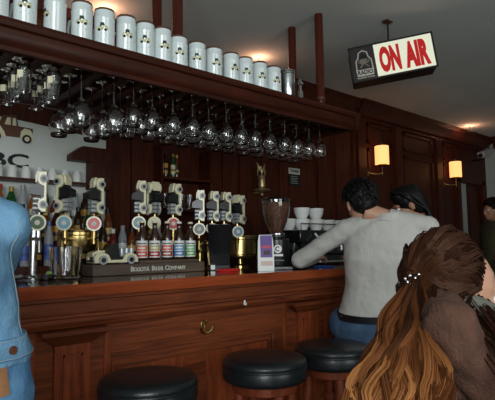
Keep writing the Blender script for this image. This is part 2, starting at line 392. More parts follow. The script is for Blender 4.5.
rowx = [.575, .69] + [.80, .95, 1.047, 1.143, 1.26, 1.364, 1.47, 1.575, 1.686, 1.782, 1.898, 2.01, 2.12, 2.225, 2.325]
mids = [rowx[0]-.055] + [(p+q)/2 for p, q in zip(rowx, rowx[1:])] + [rowx[-1]+.055]
for x in mids:
    b = rb(); b.box(x-.008, x+.008, 1.93, 2.56, 1.985, 2.012); b.box(x-.02, x+.02, 1.93, 2.56, 1.975, 1.985); part('hanging_rail', b, M['rack'], rk)
for i, (x, y) in enumerate(((1.37, 2.11), (1.40, 2.37), (2.50, 2.11), (2.51, 2.37))):
    t = thing('wooden_pole', 'round red-brown wooden pole from ceiling to shelf, ' + ('front one beside the mugs', 'rear one behind the mugs', 'front one right of the steel bucket', 'rear one above the steel bucket')[i], 'pole', (x, y, 2.069), group=None)
    b = B(); b.lathe([(0,0),(.036,0),(.036,.01),(.03,.02),(.028,.12),(.031,.135),(.028,.15),(.028,.73),(0,.73)], 20); part('shaft', b, M['pole'], t)
    b = B(); b.lathe([(.0282,.136),(.033,.140),(.033,.148),(.0282,.152)], 20); part('metal_collar', b, M['brown'], t)
    if i in (0, 2): part('collar_glint', B().ball((-.014, -.030, .144), .004), M['chrome'], t)  # chrome bead added as the flash highlight on the collar

# ---- mugs
def truck_logo(b, M4):
    """small printed old truck: flat raised shapes, material indices 0 green, 1 yellow, 2 black"""
    old = b.M; b.M = M4
    b.mi = 1; b.prism([(-.5,0),(-.5,.2),(-.42,.3),(-.2,.3),(-.12,.1),(.12,.1),(.2,.3),(.42,.3),(.5,.2),(.5,0)], 'Y', -.0006/.03, 0)
    b.mi = 0; b.prism([(-.2,.28),(-.16,.62),(.12,.62),(.2,.36),(.45,.36),(.45,.28)], 'Y', -.0006/.03, 0)
    b.mi = 2; b.prism([(-.12,.38),(-.1,.56),(.08,.56),(.12,.38)], 'Y', -.0009/.03, -.0006/.03)
    for cx in (-.3, .3):
        b.prism([(cx+.14*math.cos(k*PI/6), .02+.14*math.sin(k*PI/6)) for k in range(12)], 'Y', -.0009/.03, -.0006/.03)
    b.M = old; b.mi = 0
def make_mug(h, r, rimc):
    t = thing('beer_mug', 'tall white ceramic mug', 'mug', (0, 0, 0))
    b = B(); b.lathe([(0,0),(r*.96,0),(r,.004),(r,h*.8),(r*1.03,h*.81),(r*1.03,h*.83),(r,h*.84),(r,h-.006),(r*.97,h),(r*.9,h),(r*.9,.01),(0,.01)], 28)
    part('cup', b, M['ceramic'], t)
    b = B(); b.lathe([(r*.985,h-.004),(r*1.0,h+.001),(r*.94,h+.007),(r*.89,h+.003),(r*.89,h-.004)], 28); part('rim_band', b, M['rim'], t)
    b = B(); b.M = Matrix.Rotation(R(-38), 4, 'Z'); b.tube([(-r*.95,0,h*.72),(-r-.020,0,h*.70),(-r-.026,0,h*.5),(-r-.020,0,h*.25),(-r*.95,0,h*.22)], .006, 10)
    part('handle', b, M['ceramic'], t)
    b = B(); s = .05
    for k, (n0, n1, z0, zz, mi) in enumerate(()): pass
    # the print wraps the cup: each shape bent onto the wall
    def wrap(poly, mi, e):
        b.mi = mi; vs0 = []; vs1 = []
        for u, v_ in poly:
            a = -PI/2 + (u*s)/r
            vs0.append(b.v((math.cos(a)*(r+e), math.sin(a)*(r+e), h*.52+v_*s))); vs1.append(b.v((math.cos(a)*(r-.001), math.sin(a)*(r-.001), h*.52+v_*s)))
        n = len(poly)
        for i in range(n): b.f([vs0[i], vs0[(i+1) % n], vs1[(i+1) % n], vs1[i]])
        b.f(vs0); b.f(vs1[::-1])
    for x0 in (-.5, 0):
        wrap([(x0, 0), (x0, .22), (x0+.12, .34), (x0+.38, .34), (x0+.5, .2), (x0+.5, 0)], 1, .0008)
    wrap([(-.22,.3),(-.18,.66),(.14,.66),(.2,.4),(.42,.38),(.42,.3)], 0, .0009)
    wrap([(-.14,.4),(-.11,.58),(.08,.58),(.12,.4)], 2, .0012)
    for cx in (-.28, .28): wrap([(cx+.13*math.cos(k*PI/4), .04+.13*math.sin(k*PI/4)) for k in range(8)], 2, .0012)
    wrap([(-.6,-.34),(-.6,-.27),(.6,-.27),(.6,-.34)], 3, .0008); wrap([(-.35,-.5),(-.35,-.45),(.35,-.45),(.35,-.5)], 3, .0008)
    part('printed_logo', b, [paint((70, 84, 52)), paint((196, 186, 110)), paint((28, 28, 26)), paint((95, 97, 95))], t)
    return t
mugx = [.475, .58, .697, .81, .912, 1.017, 1.113, 1.206, 1.298, 1.409, 1.516, 1.631, 1.73, 1.838, 1.945]
mug0 = make_mug(.196, .044, None)
spin = [0, .2, -.9, .15, -.1, .2, 0, .25, .1, -.1, .2, .35, 0, .15, .3]
for i, x in enumerate(mugx):
    lab = 'tall white mug with a small truck print, %s from left on the overhead shelf' % ORD[i]
    hsc = 1.0 + (.06 if i == 2 else 0)
    o = mug0 if i == 0 else dup(mug0, (0,0,0))
    o['label'] = lab; o['group'] = 'white mugs on the overhead shelf'
    o.location = (x, 1.99, 2.069); o.rotation_euler = (0, 0, R(-30)+spin[i]); o.scale = (1, 1, 1.04 if i < 8 else .96)
# steel bucket and siphon
t = thing('steel_bucket', 'shiny steel ice bucket at the right end of the mug row', 'bucket', (2.065, 1.99, 2.069))
b = B(); b.lathe([(0,0),(.036,0),(.038,.004),(.044,.19),(.047,.193),(.047,.199),(.042,.199),(.035,.006),(0,.006)], 28); part('body', b, M['chrome'], t)
b = B(); b.tube([(.0455*math.cos(a), .0455*math.sin(a), .180) for a in [2*PI*k/24 for k in range(25)]], .0028, 6); part('rim_ring', b, M['chrome'], t)
t = thing('soda_siphon', 'chrome siphon with curved spout beside the steel bucket on the shelf', 'siphon', (2.165, 1.985, 2.069))
b = B(); b.lathe([(0,0),(.018,0),(.018,.09),(.010,.11),(.010,.135),(.016,.14),(.013,.165),(.005,.175),(0,.178)], 18); part('body', b, M['chrome'], t)
b = B(); b.tube([(0,0,.14),(-.02,-.01,.148),(-.032,-.016,.14),(-.034,-.017,.125)], .005); b.ball((.02, .0, .15), .008); part('spout', b, M['chrome'], t)

# ---- hanging glasses
def make_stemmed(h, r, bowl, name='wine_glass'):
    """hangs upside down: z=0 is the foot on the rail, bowl mouth down"""
    t = thing(name, 'x', 'wine glass')
    b = B(); b.lathe([(0,0),(.029,0),(.030,-.002),(.010,-.005),(.0045,-.012),(.0035,-.02),(.0035,-(h-bowl)+.012),(.006,-(h-bowl))], 20)
    part('stem', b, M['glass'], t)
    z0 = -(h-bowl); P = [(.006,0),(r*.45,-bowl*.10),(r*.82,-bowl*.28),(r,-bowl*.5),(r*.97,-bowl*.68),(r*.86,-bowl*.88),(r*.76,-bowl)]
    b = B(); out = [(a, z0+z) for a, z in P]; inn = [(max(a-.0016, 0.0), z0+z-(.003 if i == 0 else .0008)) for i, (a, z) in enumerate(P)][::-1]
    inn[-1] = (0, z0-.008); out[-1] = (out[-1][0], z0-bowl); inn[0] = (out[-1][0]-.0016, z0-bowl)
    b.lathe([(0, z0+.001)] + out + inn, 24, ); part('bowl', b, M['glass'], t, angle=80)
    return t
def make_tulip(h=.15, r=.031):
    t = thing('beer_glass', 'x', 'beer glass')
    b = B(); b.lathe([(0,0),(.028,0),(.029,-.003),(.012,-.008),(.007,-.016),(.008,-.026),(.012,-.032)], 20); part('foot', b, M['glass'], t)
    P = [(.012,-.032),(.024,-.045),(r,-.075),(r*.93,-.11),(r*.85,-.135),(r*.92,-h)]
    b = B(); b.lathe([(0,-.031)] + P + [(a-.002, z) for a, z in P[::-1][:-1]] + [(0,-.04)], 24); part('bowl', b, M['glass'], t, angle=80)
    b = B(); b.box(-.01, .01, -.0335, -.0315, -.105, -.078); part('badge', b, M['cream'], t)
    return t
big = make_stemmed(.255, .044, .125); med = make_stemmed(.215, .039, .105); used = set()
tul = make_tulip()
rr = random.Random(4)
depth_names = ['front', 'second', 'third', 'rear']
for k, x in enumerate(rowx):
    first = tul if k < 2 else (big if k in (2, 3) else med)
    for j in range(4):
        if k >= 2 and j == 3: continue
        y = (1.965 + j*.072) if k < 2 else (1.975 + j*.115)
        o = first if first.name not in used else dup(first, (0,0,0)); used.add(first.name)
        o.location = (x + rr.uniform(-.006, .006), y + rr.uniform(-.008, .008), 1.9745)
        o.location.z = 1.993; o.rotation_euler = (0, 0, rr.uniform(-.2, .2) + (R(-35) if k < 2 else 0))
        kind = 'short tulip beer glass' if k < 2 else ('large stemmed wine glass' if k < 4 else 'stemmed wine glass')
        o['label'] = '%s hanging upside down, %s in the %s row from the left' % (kind, depth_names[j], ORD[k])
        o['category'] = 'glass'; o['group'] = 'beer glasses hanging from the rack' if k < 2 else 'wine glasses hanging from the rack'

# ================================================================ THINGS ON THE BAR
ZT = 1.101
def add_truck_parts(parent, L, M4, sub=True):
    """vintage delivery truck, nose +x, wheels down, length L"""
    S_ = M4 @ Matrix.Diagonal((L, L, L, 1)); res = []
    b = B(); b.M = S_
    b.prism([(.47,.08),(.47,.24),(.2,.28),(.12,.43),(-.06,.43),(-.10,.10)], 'Y', -.15, .15); b.box(-.5,-.1,-.17,.17,.08,.18)
    b.box(.46,.52,-.16,.16,.07,.11); cab = part('cab', b, M['black'], parent)
    for s in (-1, 1):
        b = B(); b.M = S_; y0, y1 = (.12, .22) if s > 0 else (-.22, -.12)
        b.prism([(.50,.05),(.50,.18),(.45,.25),(.30,.27),(.19,.22),(.14,.11),(-.14,.11),(-.19,.22),(-.30,.26),(-.44,.22),(-.50,.14),(-.50,.05)], 'Y', y0, y1)
        part('fender', b, M['cream'], parent, .002*L/.2, label='cream fender and running board')
        for x in (.32, -.32):
            b = B(); b.M = S_; b.cyl((x, s*.205, .11), (x, s*.245, .11), .095, 18); part('wheel', b, M['grey'], parent)
            b = B(); b.M = S_; b.cyl((x, s*.246, .11), (x, s*.262, .11), .05, 14); part('hubcap', b, M['black'], parent)
    b = B(); b.M = S_; b.prism([(.11,.432),(.09,.45),(-.04,.45),(-.07,.432)], 'Y', -.13, .13); part('roof', b, M['black'], parent)
    b = B(); b.M = S_; b.prism([(.50,.18),(.47,.242),(.24,.277),(.24,.31),(.40,.31),(.52,.26)], 'Y', -.13, .13); part('hood', b, M['cream'], parent)
    for x in (-.17, -.285, -.40):
        for y in (-.075, .075):
            b = B(); b.M = S_; b.lathe([(0,.18),(.05,.18),(.055,.21),(.055,.33),(.05,.36),(0,.36)], 12, (x, y, 0)); part('barrel', b, M['keg'], parent)
# tap handle as one mesh set built once and copied
def make_tower(name, label, loc, drum, taps, kind='brass'):
    t = thing(name, label, 'beer tap tower', loc)
    lx, ly, lz = loc
    if drum:
        r, z0, z1 = drum
        b = B(); b.lathe([(0,z0),(r*.9,z0),(r*.97,z0+.012),(r*.97,z0+.025),(r,z0+.03),(r,z1-.03),(r*1.05,z1-.025),(r*1.05,z1-.012),(r,z1-.008),(r*.98,z1),(0,z1+.006)], 40)
        part('drum', b, M['brass'], t)
        b = B(); b.lathe([(0,0),(.06,0),(.06,.008),(.03,.014),(.024,.02),(.024,z0),(0,z0)], 24); part('column', b, M['brass'], t)
    else:
        b = B(); b.lathe([(0,0),(.04,0),(.04,.008),(.02,.014),(.018,.02),(.018,.27),(.022,.275),(.0,.29)], 20); part('column', b, M['chrome'], t)
    for (hx, hy, side, ang, bc, hz) in taps:
        dx, dy = hx-lx, hy-ly
        p = link('tap', None, t) if False else bpy.data.objects.new('tap', None)
        # tap body mesh: arm, faucet and spout
        b = B(); n = Vector((dx, dy, 0)).normalized(); st = (drum[0]*.8 if drum else .0)
        b.tube([n*st + Vector((0,0,.185)), Vector((dx,dy,.185)), ], .011, 12)
        b.cyl((dx,dy,.16), (dx,dy,.225+hz), .013, 14); b.tube([(dx,dy,.19), (dx+n.x*.03,dy+n.y*.03,.17), (dx+n.x*.038,dy+n.y*.038,.12)], .008, 10)
        b.cyl((dx,dy,.22+hz), (dx,dy,.31+hz), .006, 10)
        tp = part('tap', b, M['chrome'] if not drum else M['brass'], t)
        # badge disc facing the customers
        bd = B(); d = Vector((-.55+ang*.2, -.83, 0)).normalized(); c = Vector((dx,dy,.258+hz)) + d*.016
        bd.cyl(c, c+d*.006, .038, 28); part('badge_rim', bd, M['cream'], tp)
        if bc: bd = B(); bd.cyl(c+d*.006, c+d*.008, .03, 28); part('badge', bd, paint(bc), tp); bd = B(); bd.cyl(c+d*.008, c+d*.009, .012, 14); part('badge_emblem', bd, M['offwhite'], tp)
        # truck standing on its tail: nose up, wheels to one side
        right = Vector((_r0.x, _r0.y, 0)); wdir = (Matrix.Rotation(ang, 3, 'Z') @ (right*side)).normalized()
        xl = Vector((0,0,1)); zl = -wdir; yl = zl.cross(xl)
        M4 = Matrix((xl, yl, zl)).transposed().to_4x4(); M4.translation = Vector((dx, dy, .40+hz)) + wdir*.042
        add_truck_parts(tp, .188, M4)
    return t
make_tower('beer_tap_tower', 'slim chrome beer tap tower with a truck-shaped handle, furthest left', (.80, 2.50, ZT), None, [(.778, 2.37, 1, .35, (64, 92, 60), .0)])
make_tower('beer_tap_tower', 'brass drum beer tap tower behind the glass jar with blue and red badges', (1.045, 2.57, ZT), (.098, .115, .232), [(.925, 2.43, -1, -.2, (120, 165, 190), .005), (1.085, 2.455, 1, .75, (200, 40, 50), .005)])
make_tower('beer_tap_tower', 'beer tap tower behind the row of beer bottles with three truck handles', (1.49, 2.64, ZT), (.06, .13, .2), [(1.374, 2.51, 1, .35, (70, 120, 120), .018), (1.471, 2.50, -1, -.75, None, .018), (1.60, 2.51, 1, .65, (190, 70, 65), .018)])
make_tower('beer_tap_tower', 'beer tap tower rising behind the black container with three truck handles', (1.88, 2.63, ZT), (.06, .1, .17), [(1.768, 2.48, 1, .1, (60, 80, 60), -.013), (1.867, 2.48, 1, .35, (60, 90, 110), -.013), (1.963, 2.48, 1, .45, (80, 120, 110), -.013)])
make_tower('beer_tap_tower', 'wide brass drum beer tap tower left of the coffee grinder', (2.18, 2.58, ZT), (.118, .055, .21), [(2.063, 2.47, 1, .9, (90, 130, 150), -.026)])

# company plank with raised step
t = thing('display_plank', 'grey brown wooden display plank lettered with the brewery name on the bar', 'display stand', (1.02, 2.31, ZT))
b = B(); b.box(0, .665, 0, .13, 0, .055); part('base', b, M['plank'], t, .004)
b = B(); b.box(.27, .655, .035, .13, .055, .07); part('step', b, M['plank'], t, .002)
b = B(); mm = Matrix.Translation((.365, -.0008, .0275)) @ Matrix.Rotation(PI/2, 4, 'X')
def smallcaps(b, words, size, M4, extr, mi=0, gap=.35, k=.8):
    x = 0; items = []
    cwid = .66
    for wd in words:
        for i, ch in enumerate(wd):
            s = size if i == 0 else size*k
            items.append((ch, x + s*cwid/2, s)); x += s*cwid*(1.08 if ch == 'M' else .94 if ch in 'EYRBT' else 1)
        x += size*gap
    tot = x - size*gap
    for ch, cx, s in items: text_bm(b, ch, s, 1.0, extr, size*.02, M4 @ Matrix.Translation((cx-tot/2, (s-size)*.35, 0)), mi=mi)
smallcaps(b, ['BOGOTÁ', 'BEER', 'COMPANY'], .034, mm, .001)
part('lettering', b, M['offwhite'], t)
t = thing('model_truck', 'cream and black model delivery truck carrying silver barrels on the plank', 'model truck', (1.145, 2.36, ZT+.0556), PI)
add_truck_parts(t, .235, Matrix.Translation((0,0,-.0035)))
# beer bottles
def beer_bottle(loc, label, c1, c2, c3, strip, capc, group='beer bottles lined up on the display plank'):
    t = thing('beer_bottle', label, 'beer bottle', loc, R(-41), group)
    b = B(); b.lathe([(0,0),(.028,0),(.030,.004),(.030,.115),(.027,.135),(.016,.158),(.0125,.175),(.0125,.195),(.0135,.197),(.0135,.204),(0,.204)], 26); part('glass_body', b, M['amber'], t)
    b = B(); b.lathe([(0,.211),(.012,.211),(.0145,.208),(.015,.2),(.0135,.2)], 20); part('cap', b, paint(capc), t)
    b = B(); n = 24
    def band(z0, z1, mi, a0=0, a1=n, r=.0306):
        b.mi = mi; v0 = [b.v((r*math.cos(2*PI*k/n-PI/2-PI), r*math.sin(2*PI*k/n-PI/2-PI), z0)) for k in range(a0, a1+1)]
        v1 = [b.v((r*math.cos(2*PI*k/n-PI/2-PI), r*math.sin(2*PI*k/n-PI/2-PI), z1)) for k in range(a0, a1+1)]
        for i in range(len(v0)-1): b.f([v0[i], v0[i+1], v1[i+1], v1[i]])
    band(.012, .103, 0); band(.012, .103, 4, 4, 8, .0309); band(.084, .090, 3, 9, 16, .031); band(.05, .078, 1, 8, 17, .031); band(.018, .046, 2, 8, 17, .031)
    band(.06, .068, 0, 10, 15, .0312); band(.028, .036, 0, 10, 15, .0312)
    part('label', b, [M['white'], paint(c1), paint(c2), paint((60, 60, 60)), paint(strip)], t); return t
specs = [((225,120,90),(210,80,60),(210,215,210),(60,110,160),(222,214,190)), ((190,180,110),(170,40,60),(70,150,70),(100,160,70),(222,214,190)),
         ((220,90,80),(150,60,50),(50,170,170),(60,170,180),(222,214,190)), ((110,160,200),(70,120,180),(60,90,150),(70,110,170),(240,240,240)), ((120,180,120),(100,160,90),(150,70,120),(170,70,130),(222,214,190))]
for i, (x, sp) in enumerate(zip((1.325, 1.402, 1.482, 1.561, 1.638), specs)):
    nm = ('orange and white label, next to the model truck', 'yellow-green and crimson label', 'red label with teal edge, middle of the five', 'blue label', 'green label, next to the black container')[i]
    beer_bottle((x, 2.385, ZT+.071), 'brown beer bottle with ' + nm, sp[0], sp[1], sp[2], sp[3], sp[4])

# glass pitcher
t = thing('glass_pitcher', 'wide clear glass tumbler jar at the left end of the bar top', 'glass jar', (.885, 2.31, ZT))
b = B(); b.lathe([(0,0),(.066,0),(.070,.004),(.073,.145),(.0705,.147),(.067,.145),(.063,.018),(0,.016)], 36); part('body', b, M['glass'], t, angle=50)
# utensils
for i, (x, y, a, l) in enumerate(((.62, 2.24, .5, .11), (.60, 2.32, .3, .11), (.58, 2.42, .2, .12))):
    b = B(); b.tube([(0,0,.008),(l*.5*math.cos(a),l*.5*math.sin(a),.012),(l*math.cos(a),l*math.sin(a),.016)], [.004,.005,.009], 8)
    b.ball((l*math.cos(a), l*math.sin(a), .012), (.018, .012, .008))
    tag(part('bar_spoon', b, M['chrome']), 'steel bar spoon lying on the bar left of the glass jar, ' + ('nearest', 'middle', 'farthest')[i], 'spoon', 'bar spoons').location = (x, y, ZT)
t = thing('lime_bowl', 'small dish of green lime pieces on the bar by the denim-clad person', 'dish', (.78, 2.28, ZT))
b = B(); b.lathe([(0,0),(.035,0),(.055,.022),(.052,.022),(.033,.004),(0,.004)], 24); part('dish', b, M['glass'], t)
for i in range(1):
    a = i*2.1; b = B(); b.prism([(.014*math.cos(k*PI/5), .014*math.sin(k*PI/5)) for k in range(6)], 'Y', -.004, .004)
    tag(part('lime_wedge', b, paint((110, 140, 40))), 'green lime wedge in the small dish beside the glass jar', 'lime wedge').location = (.78+.02*math.cos(a), 2.28+.02*math.sin(a), ZT+.024)

# black container
t = thing('napkin_container', 'tall black tapered container standing right of the beer bottles', 'container', (1.825, 2.36, ZT), R(-30))
b = B(); rings = []
for z, a in ((.03, .058), (.262, .072), (.268, .074), (.27, .070), (.06, .052)):
    rings.append([b.v((a*(1 if k in (0, 3) else -1), a*.9*(1 if k < 2 else -1), z)) for k in range(4)])
for p, q in zip(rings, rings[1:]):
    for k in range(4): b.f([p[k], p[(k+1) % 4], q[(k+1) % 4], q[k]])
b.f(rings[0]); b.f(rings[-1]); part('body', b, M['blackgloss'], t, .008)
b = B(); b.box(-.06, .06, -.055, .055, 0, .03); part('base', b, M['black'], t, .004)
b = B(); b.box(-.055, -.03, -.06, -.055, .004, .03); part('white_tag', b, M['white'], t)
t = B(); t.lathe([(0,0),(.09,0),(.095,.006),(.085,.012),(.03,.016),(0,.016)], 28); o = part('red_dish', t, M['red']); o.location = (1.76, 2.19, ZT); o.scale = (.85, .6, 1)
tag(o, 'flat red dish lying in front of the black container', 'dish')

# coffee bag
t = thing('coffee_bag', 'small purple and white coffee bag on the bar left of the grinder', 'coffee bag', (1.90, 2.03, ZT), R(-38))
b = B(); secs = [((0,0,0), .045, .026), ((0,0,.09), .045, .024), ((0,0,.165), .042, .008), ((0,0,.2), .036, .003)]
rings = []
for (c, a, d) in secs: rings.append([b.v(q) for q in ((-a, -d, c[2]), (a, -d, c[2]), (a, d, c[2]), (-a, d, c[2]))])
for p, q in zip(rings, rings[1:]):
    for k in range(4): b.f([p[k], p[(k+1) % 4], q[(k+1) % 4], q[k]])
b.f(rings[0]); b.f(rings[-1]); part('bag', b, M['white'], t, angle=20)
b = B()
def bagq(x0, x1, z0, z1, mi, e=.0008):
    b.mi = mi
    def dy(z): return -(.026-.002*z/.09) if z < .09 else -(.024-.016*(z-.09)/.075) if z < .165 else -(.008-.005*(z-.165)/.035)
    zs = [z for z in [z0, .09, .165, z1] if z0 <= z <= z1]; zs = sorted(set(zs))
    A = [b.v((x0, dy(z)-e, z)) for z in zs]; D = [b.v((x1, dy(z)-e, z)) for z in zs]
    for i in range(len(zs)-1): b.f([A[i], D[i], D[i+1], A[i+1]])
bagq(-.03, .036, .075, .197, 0); bagq(-.022, .03, .125, .14, 1, .0014); bagq(-.012, .024, .09, .112, 2, .0014); bagq(-.03, .036, .03, .055, 3)
part('printed_label', b, [M['purple'], paint((190, 60, 90)), paint((60, 30, 20)), paint((205, 180, 170))], t)

# coffee grinder
t = thing('coffee_grinder', 'black coffee grinder with a clear hopper full of brown beans', 'coffee grinder', (2.085, 2.13, ZT), R(-40))
b = B(); b.box(-.085, .085, -.1, .1, 0, .02); b.lathe([(0,.02),(.075,.02),(.078,.03),(.075,.175),(.068,.18),(0,.18)], 32); part('body', b, M['black'], t, .003)
b = B(); b.lathe([(0,.18),(.045,.18),(.052,.19),(.052,.21),(.045,.215),(0,.215)], 28); part('neck', b, M['chrome'], t)
hp = [(.040,.215),(.045,.235),(.07,.29),(.083,.35),(.087,.41)]
b = B(); b.lathe([(0,.22)] + [(r-.004, z) for r, z in hp[:-1]] + [(.082,.395),(0,.400)], 32); part('beans', b, M['beans'], t)
b = B(); b.lathe([(0,.213)] + hp + [(.0855,.41),(.0815,.35),(.0685,.29),(.0435,.2355),(.0385,.218),(0,.216)], 32); part('hopper', b, M['glass'], t, angle=60)
b = B(); b.lathe([(0,.411),(.09,.411),(.091,.418),(.06,.427),(0,.43)], 32); part('lid', b, M['blackgloss'], t)
b = B(); b.cyl((0,-.077,.12),(0,-.080,.12),.024,24); b.mi = 1; b.box(-.03,.03,-.0815,-.079,.078,.09); part('logo_plate', b, [M['white'], M['white']], t)
b = B(); b.tube([(.012*math.cos(a)-.0, -.0812, .12+.012*math.sin(a)) for a in [k*PI/8 for k in range(2, 15)]], .003, 6); part('logo_ring', b, M['black'], t)
b = B(); b.box(-.035,.035,-.10,-.078,.05,.058); part('portafilter_fork', b, M['black'], t)

# espresso machine
t = thing('espresso_machine', 'black espresso machine with a cup rail on the back of the bar', 'espresso machine', (2.92, 2.42, ZT))
b = B(); b.box(-.42, .36, -.06, .24, .02, .07); b.box(-.42, .36, .05, .24, .07, .245); b.box(-.42, .36, -.10, .24, .155, .245); part('housing', b, M['blackgloss'], t, .006)
b = B(); b.box(-.40, .34, -.13, -.06, .018, .03); part('drip_tray', b, M['chrome'], t)
for x in (-.38, .32): part('foot', B().cyl((x, 0, 0), (x, 0, .02), .02), M['black'], t)
for x in (-.22, .12): b = B(); b.cyl((x, -.02, .10), (x, -.02, .155), .03, 20); b.tube([(x,-.04,.11),(x,-.12,.115),(x,-.16,.11)], [.008,.011,.013]); part('brew_group', b, M['chrome'], t)
b = B(); b.tube([(-.405,-.094,.245),(-.405,-.094,.29),(.35,-.094,.29),(.35,-.094,.245)], .004); part('cup_rail', b, M['chrome'], t)
b = B(); b.tube([(-.28,-.11,.22),(-.28,-.15,.18),(-.28,-.15,.02)], .008, 10); part('steam_wand', b, M['white'], t)
b = B(); text_bm(b, 'Cimbali', .05, 1.0, .001, .001, Matrix.Translation((-.05, -.1015, .2)) @ Matrix.Rotation(PI/2, 4, 'X')); part('brand_lettering', b, M['offwhite'], t)
def cup(r, h):
    t = thing('coffee_cup', 'x', 'cup')
    b = B(); b.lathe([(0,0),(r*.6,0),(r*.62,.004),(r*.9,h*.45),(r,h),(r*.95,h),(r*.84,h*.45),(r*.5,.008),(0,.008)][::1], 28); part('cup', b, M['white'], t)
    b = B(); b.tube([(r*.95,0,h*.8),(r+.02,0,h*.78),(r+.022,0,h*.5),(r*.85,0,h*.35)], .005, 8); part('handle', b, M['white'], t); return t
cs = cup(.058, .078); ci = 0
for (x, y, z, up, lab) in ((2.50, 2.42, 0, 1, 'back left on the espresso machine'), (2.62, 2.40, 0, 0, 'lower cup of the left stack on the espresso machine'), (2.62, 2.40, .05, 0, 'upper cup of the left stack on the espresso machine'),
        (2.76, 2.39, 0, 0, 'lower cup of the middle stack on the espresso machine'), (2.76, 2.39, .05, 0, 'upper cup of the middle stack on the espresso machine'), (2.73, 2.56, 0, 0, 'behind the middle stack on the espresso machine'),
        (2.90, 2.40, 0, 0, 'alone right of the middle stack on the espresso machine'), (3.04, 2.40, 0, 0, 'furthest right on the espresso machine')):
    o = cs if ci == 0 else dup(cs, (0,0,0)); ci += 1
    o.location = (x, y+.015, ZT+.2465+z*1.62); o.rotation_euler = (0, 0, R(40+11*ci)); o['label'] = 'white coffee cup, ' + lab; o['group'] = 'white cups on the espresso machine'

# ================================================================ BACK BAR
bb = thing('back_bar_shelves', 'stepped dark wooden back bar holding rows of bottles', 'shelf', (0, 3.17, 0))
b = B(); b.M = Matrix.Translation((0, -3.17, 0)); b.box(-.4, 1.95, 2.86, 3.145, 0, 1.14); part('cabinet', b, M['panel'], bb)
b = B(); b.M = Matrix.Translation((0, -3.17, 0)); b.box(-.4, 1.45, 2.96, 3.145, 1.14, 1.25); part('step', b, M['panel'], bb)
b = B(); b.M = Matrix.Translation((0, -3.17, 0)); b.box(-.4, 1.45, 3.05, 3.145, 1.25, 1.36); part('upper_step', b, M['panel'], bb)
def spirit(kind, col, labc, capc, h, r, trans):
    t = thing('spirit_bottle', 'x', 'bottle')
    sh = h*(.62 if kind else .68)
    b = B(); b.lathe([(0,0),(r*.94,0),(r,.005),(r,sh),(r*.8,sh+.02),(.013,sh+.05),(.0115,h-.02),(.0135,h-.018),(.0135,h-.012),(0,h-.012)], 20)
    part('glass_body', b, paint(col, .08, trans), t)
    b = B(); b.lathe([(.0125,h-.03),(.0145,h-.03),(.0145,h),(0,h)], 14); part('cap', b, paint(capc), t)
    b = B(); z0, z1 = sh*.22, sh*.78; b.lathe([(r*.99,z0),(r+.0008,z0),(r+.0008,z1),(r*.99,z1)], 20); b.mi = 1
    b.lathe([(r+.0004,z0+.3*(z1-z0)),(r+.0014,z0+.3*(z1-z0)),(r+.0014,z0+.55*(z1-z0)),(r+.0004,z0+.55*(z1-z0))], 20)
    part('label', b, [paint(labc), paint(capc)], t); return t
kinds = [((190,110,40),(225,215,190),(170,40,30),.26,.027,.5,'amber bottle with cream label'), ((215,222,225),(230,232,235),(150,150,155),.25,.027,.6,'clear bottle with white label'),
         ((40,100,50),(225,220,190),(160,130,50),.24,.028,.4,'green bottle with cream label'), ((50,28,16),(200,150,60),(30,28,28),.27,.027,0,'dark bottle with gold label'),
         ((150,80,40),(230,200,120),(20,20,20),.23,.030,.4,'orange-red bottle with yellow label'), ((225,228,235),(70,100,180),(60,80,150),.27,.026,.6,'clear bottle with blue label'),
         ((120,60,20),(30,28,30),(200,170,90),.24,.028,.3,'brown bottle with black label'), ((120,40,40),(230,225,220),(220,220,220),.23,.027,.2,'red bottle with white label')]
protos = {}; cnt = {}
rb_ = random.Random(11)
rows = [('upper step', 3.095, 1.36, .60, 1.42, .064), ('middle step', 3.005, 1.25, .63, 1.44, .066), ('lower step', 2.91, 1.14, .62, 1.92, .066)]
for rn, y, z, xa, xb, st in rows:
    x = xa; i = 0; prev = -1
    while x < xb:
        k = rb_.randrange(8)
        if k == prev: k = (k+3) % 8
        prev = k
        if k not in protos: protos[k] = spirit(rb_.randrange(2), *kinds[k][:6]); o = protos[k]
        else: o = dup(protos[k], (0,0,0))
        o.location = (x, y, z+.001); o.rotation_euler = (0, 0, rb_.uniform(-1, 1)); s = rb_.uniform(.86, 1.05); o.scale = (1, 1, s)
        o['label'] = "%s, %s from left on the back bar's %s" % (kinds[k][6], ORD[i], rn); o['group'] = 'spirit bottles on the back bar'
        x += st; i += 1
# wall mirror: pale room reflection painted as a board, with printed truck and letters
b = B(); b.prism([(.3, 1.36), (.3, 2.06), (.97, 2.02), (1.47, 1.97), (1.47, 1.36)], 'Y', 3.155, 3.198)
wp = part('painted_mirror', b, mat('painted mirror reflection', (.62, .66, .62), .5, noise=.06, nscale=3)); tag(wp, 'mirror with pale reflection painted in, behind the bottles, printed with a truck and black letters', 'wall mirror')
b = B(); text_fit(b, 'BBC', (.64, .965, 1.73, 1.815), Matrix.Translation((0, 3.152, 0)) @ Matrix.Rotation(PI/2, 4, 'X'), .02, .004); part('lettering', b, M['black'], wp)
def flat(nm, polys, mats, par, M4):
    b = B(); b.M = M4
    for mi, poly, y0, y1 in polys: b.mi = mi; b.prism(poly, 'Y', y0, y1)
    return part(nm, b, mats, par)
circ = lambda cx, cz, r, n=16: [(cx+r*math.cos(2*PI*k/n), cz+r*math.sin(2*PI*k/n)) for k in range(n)]
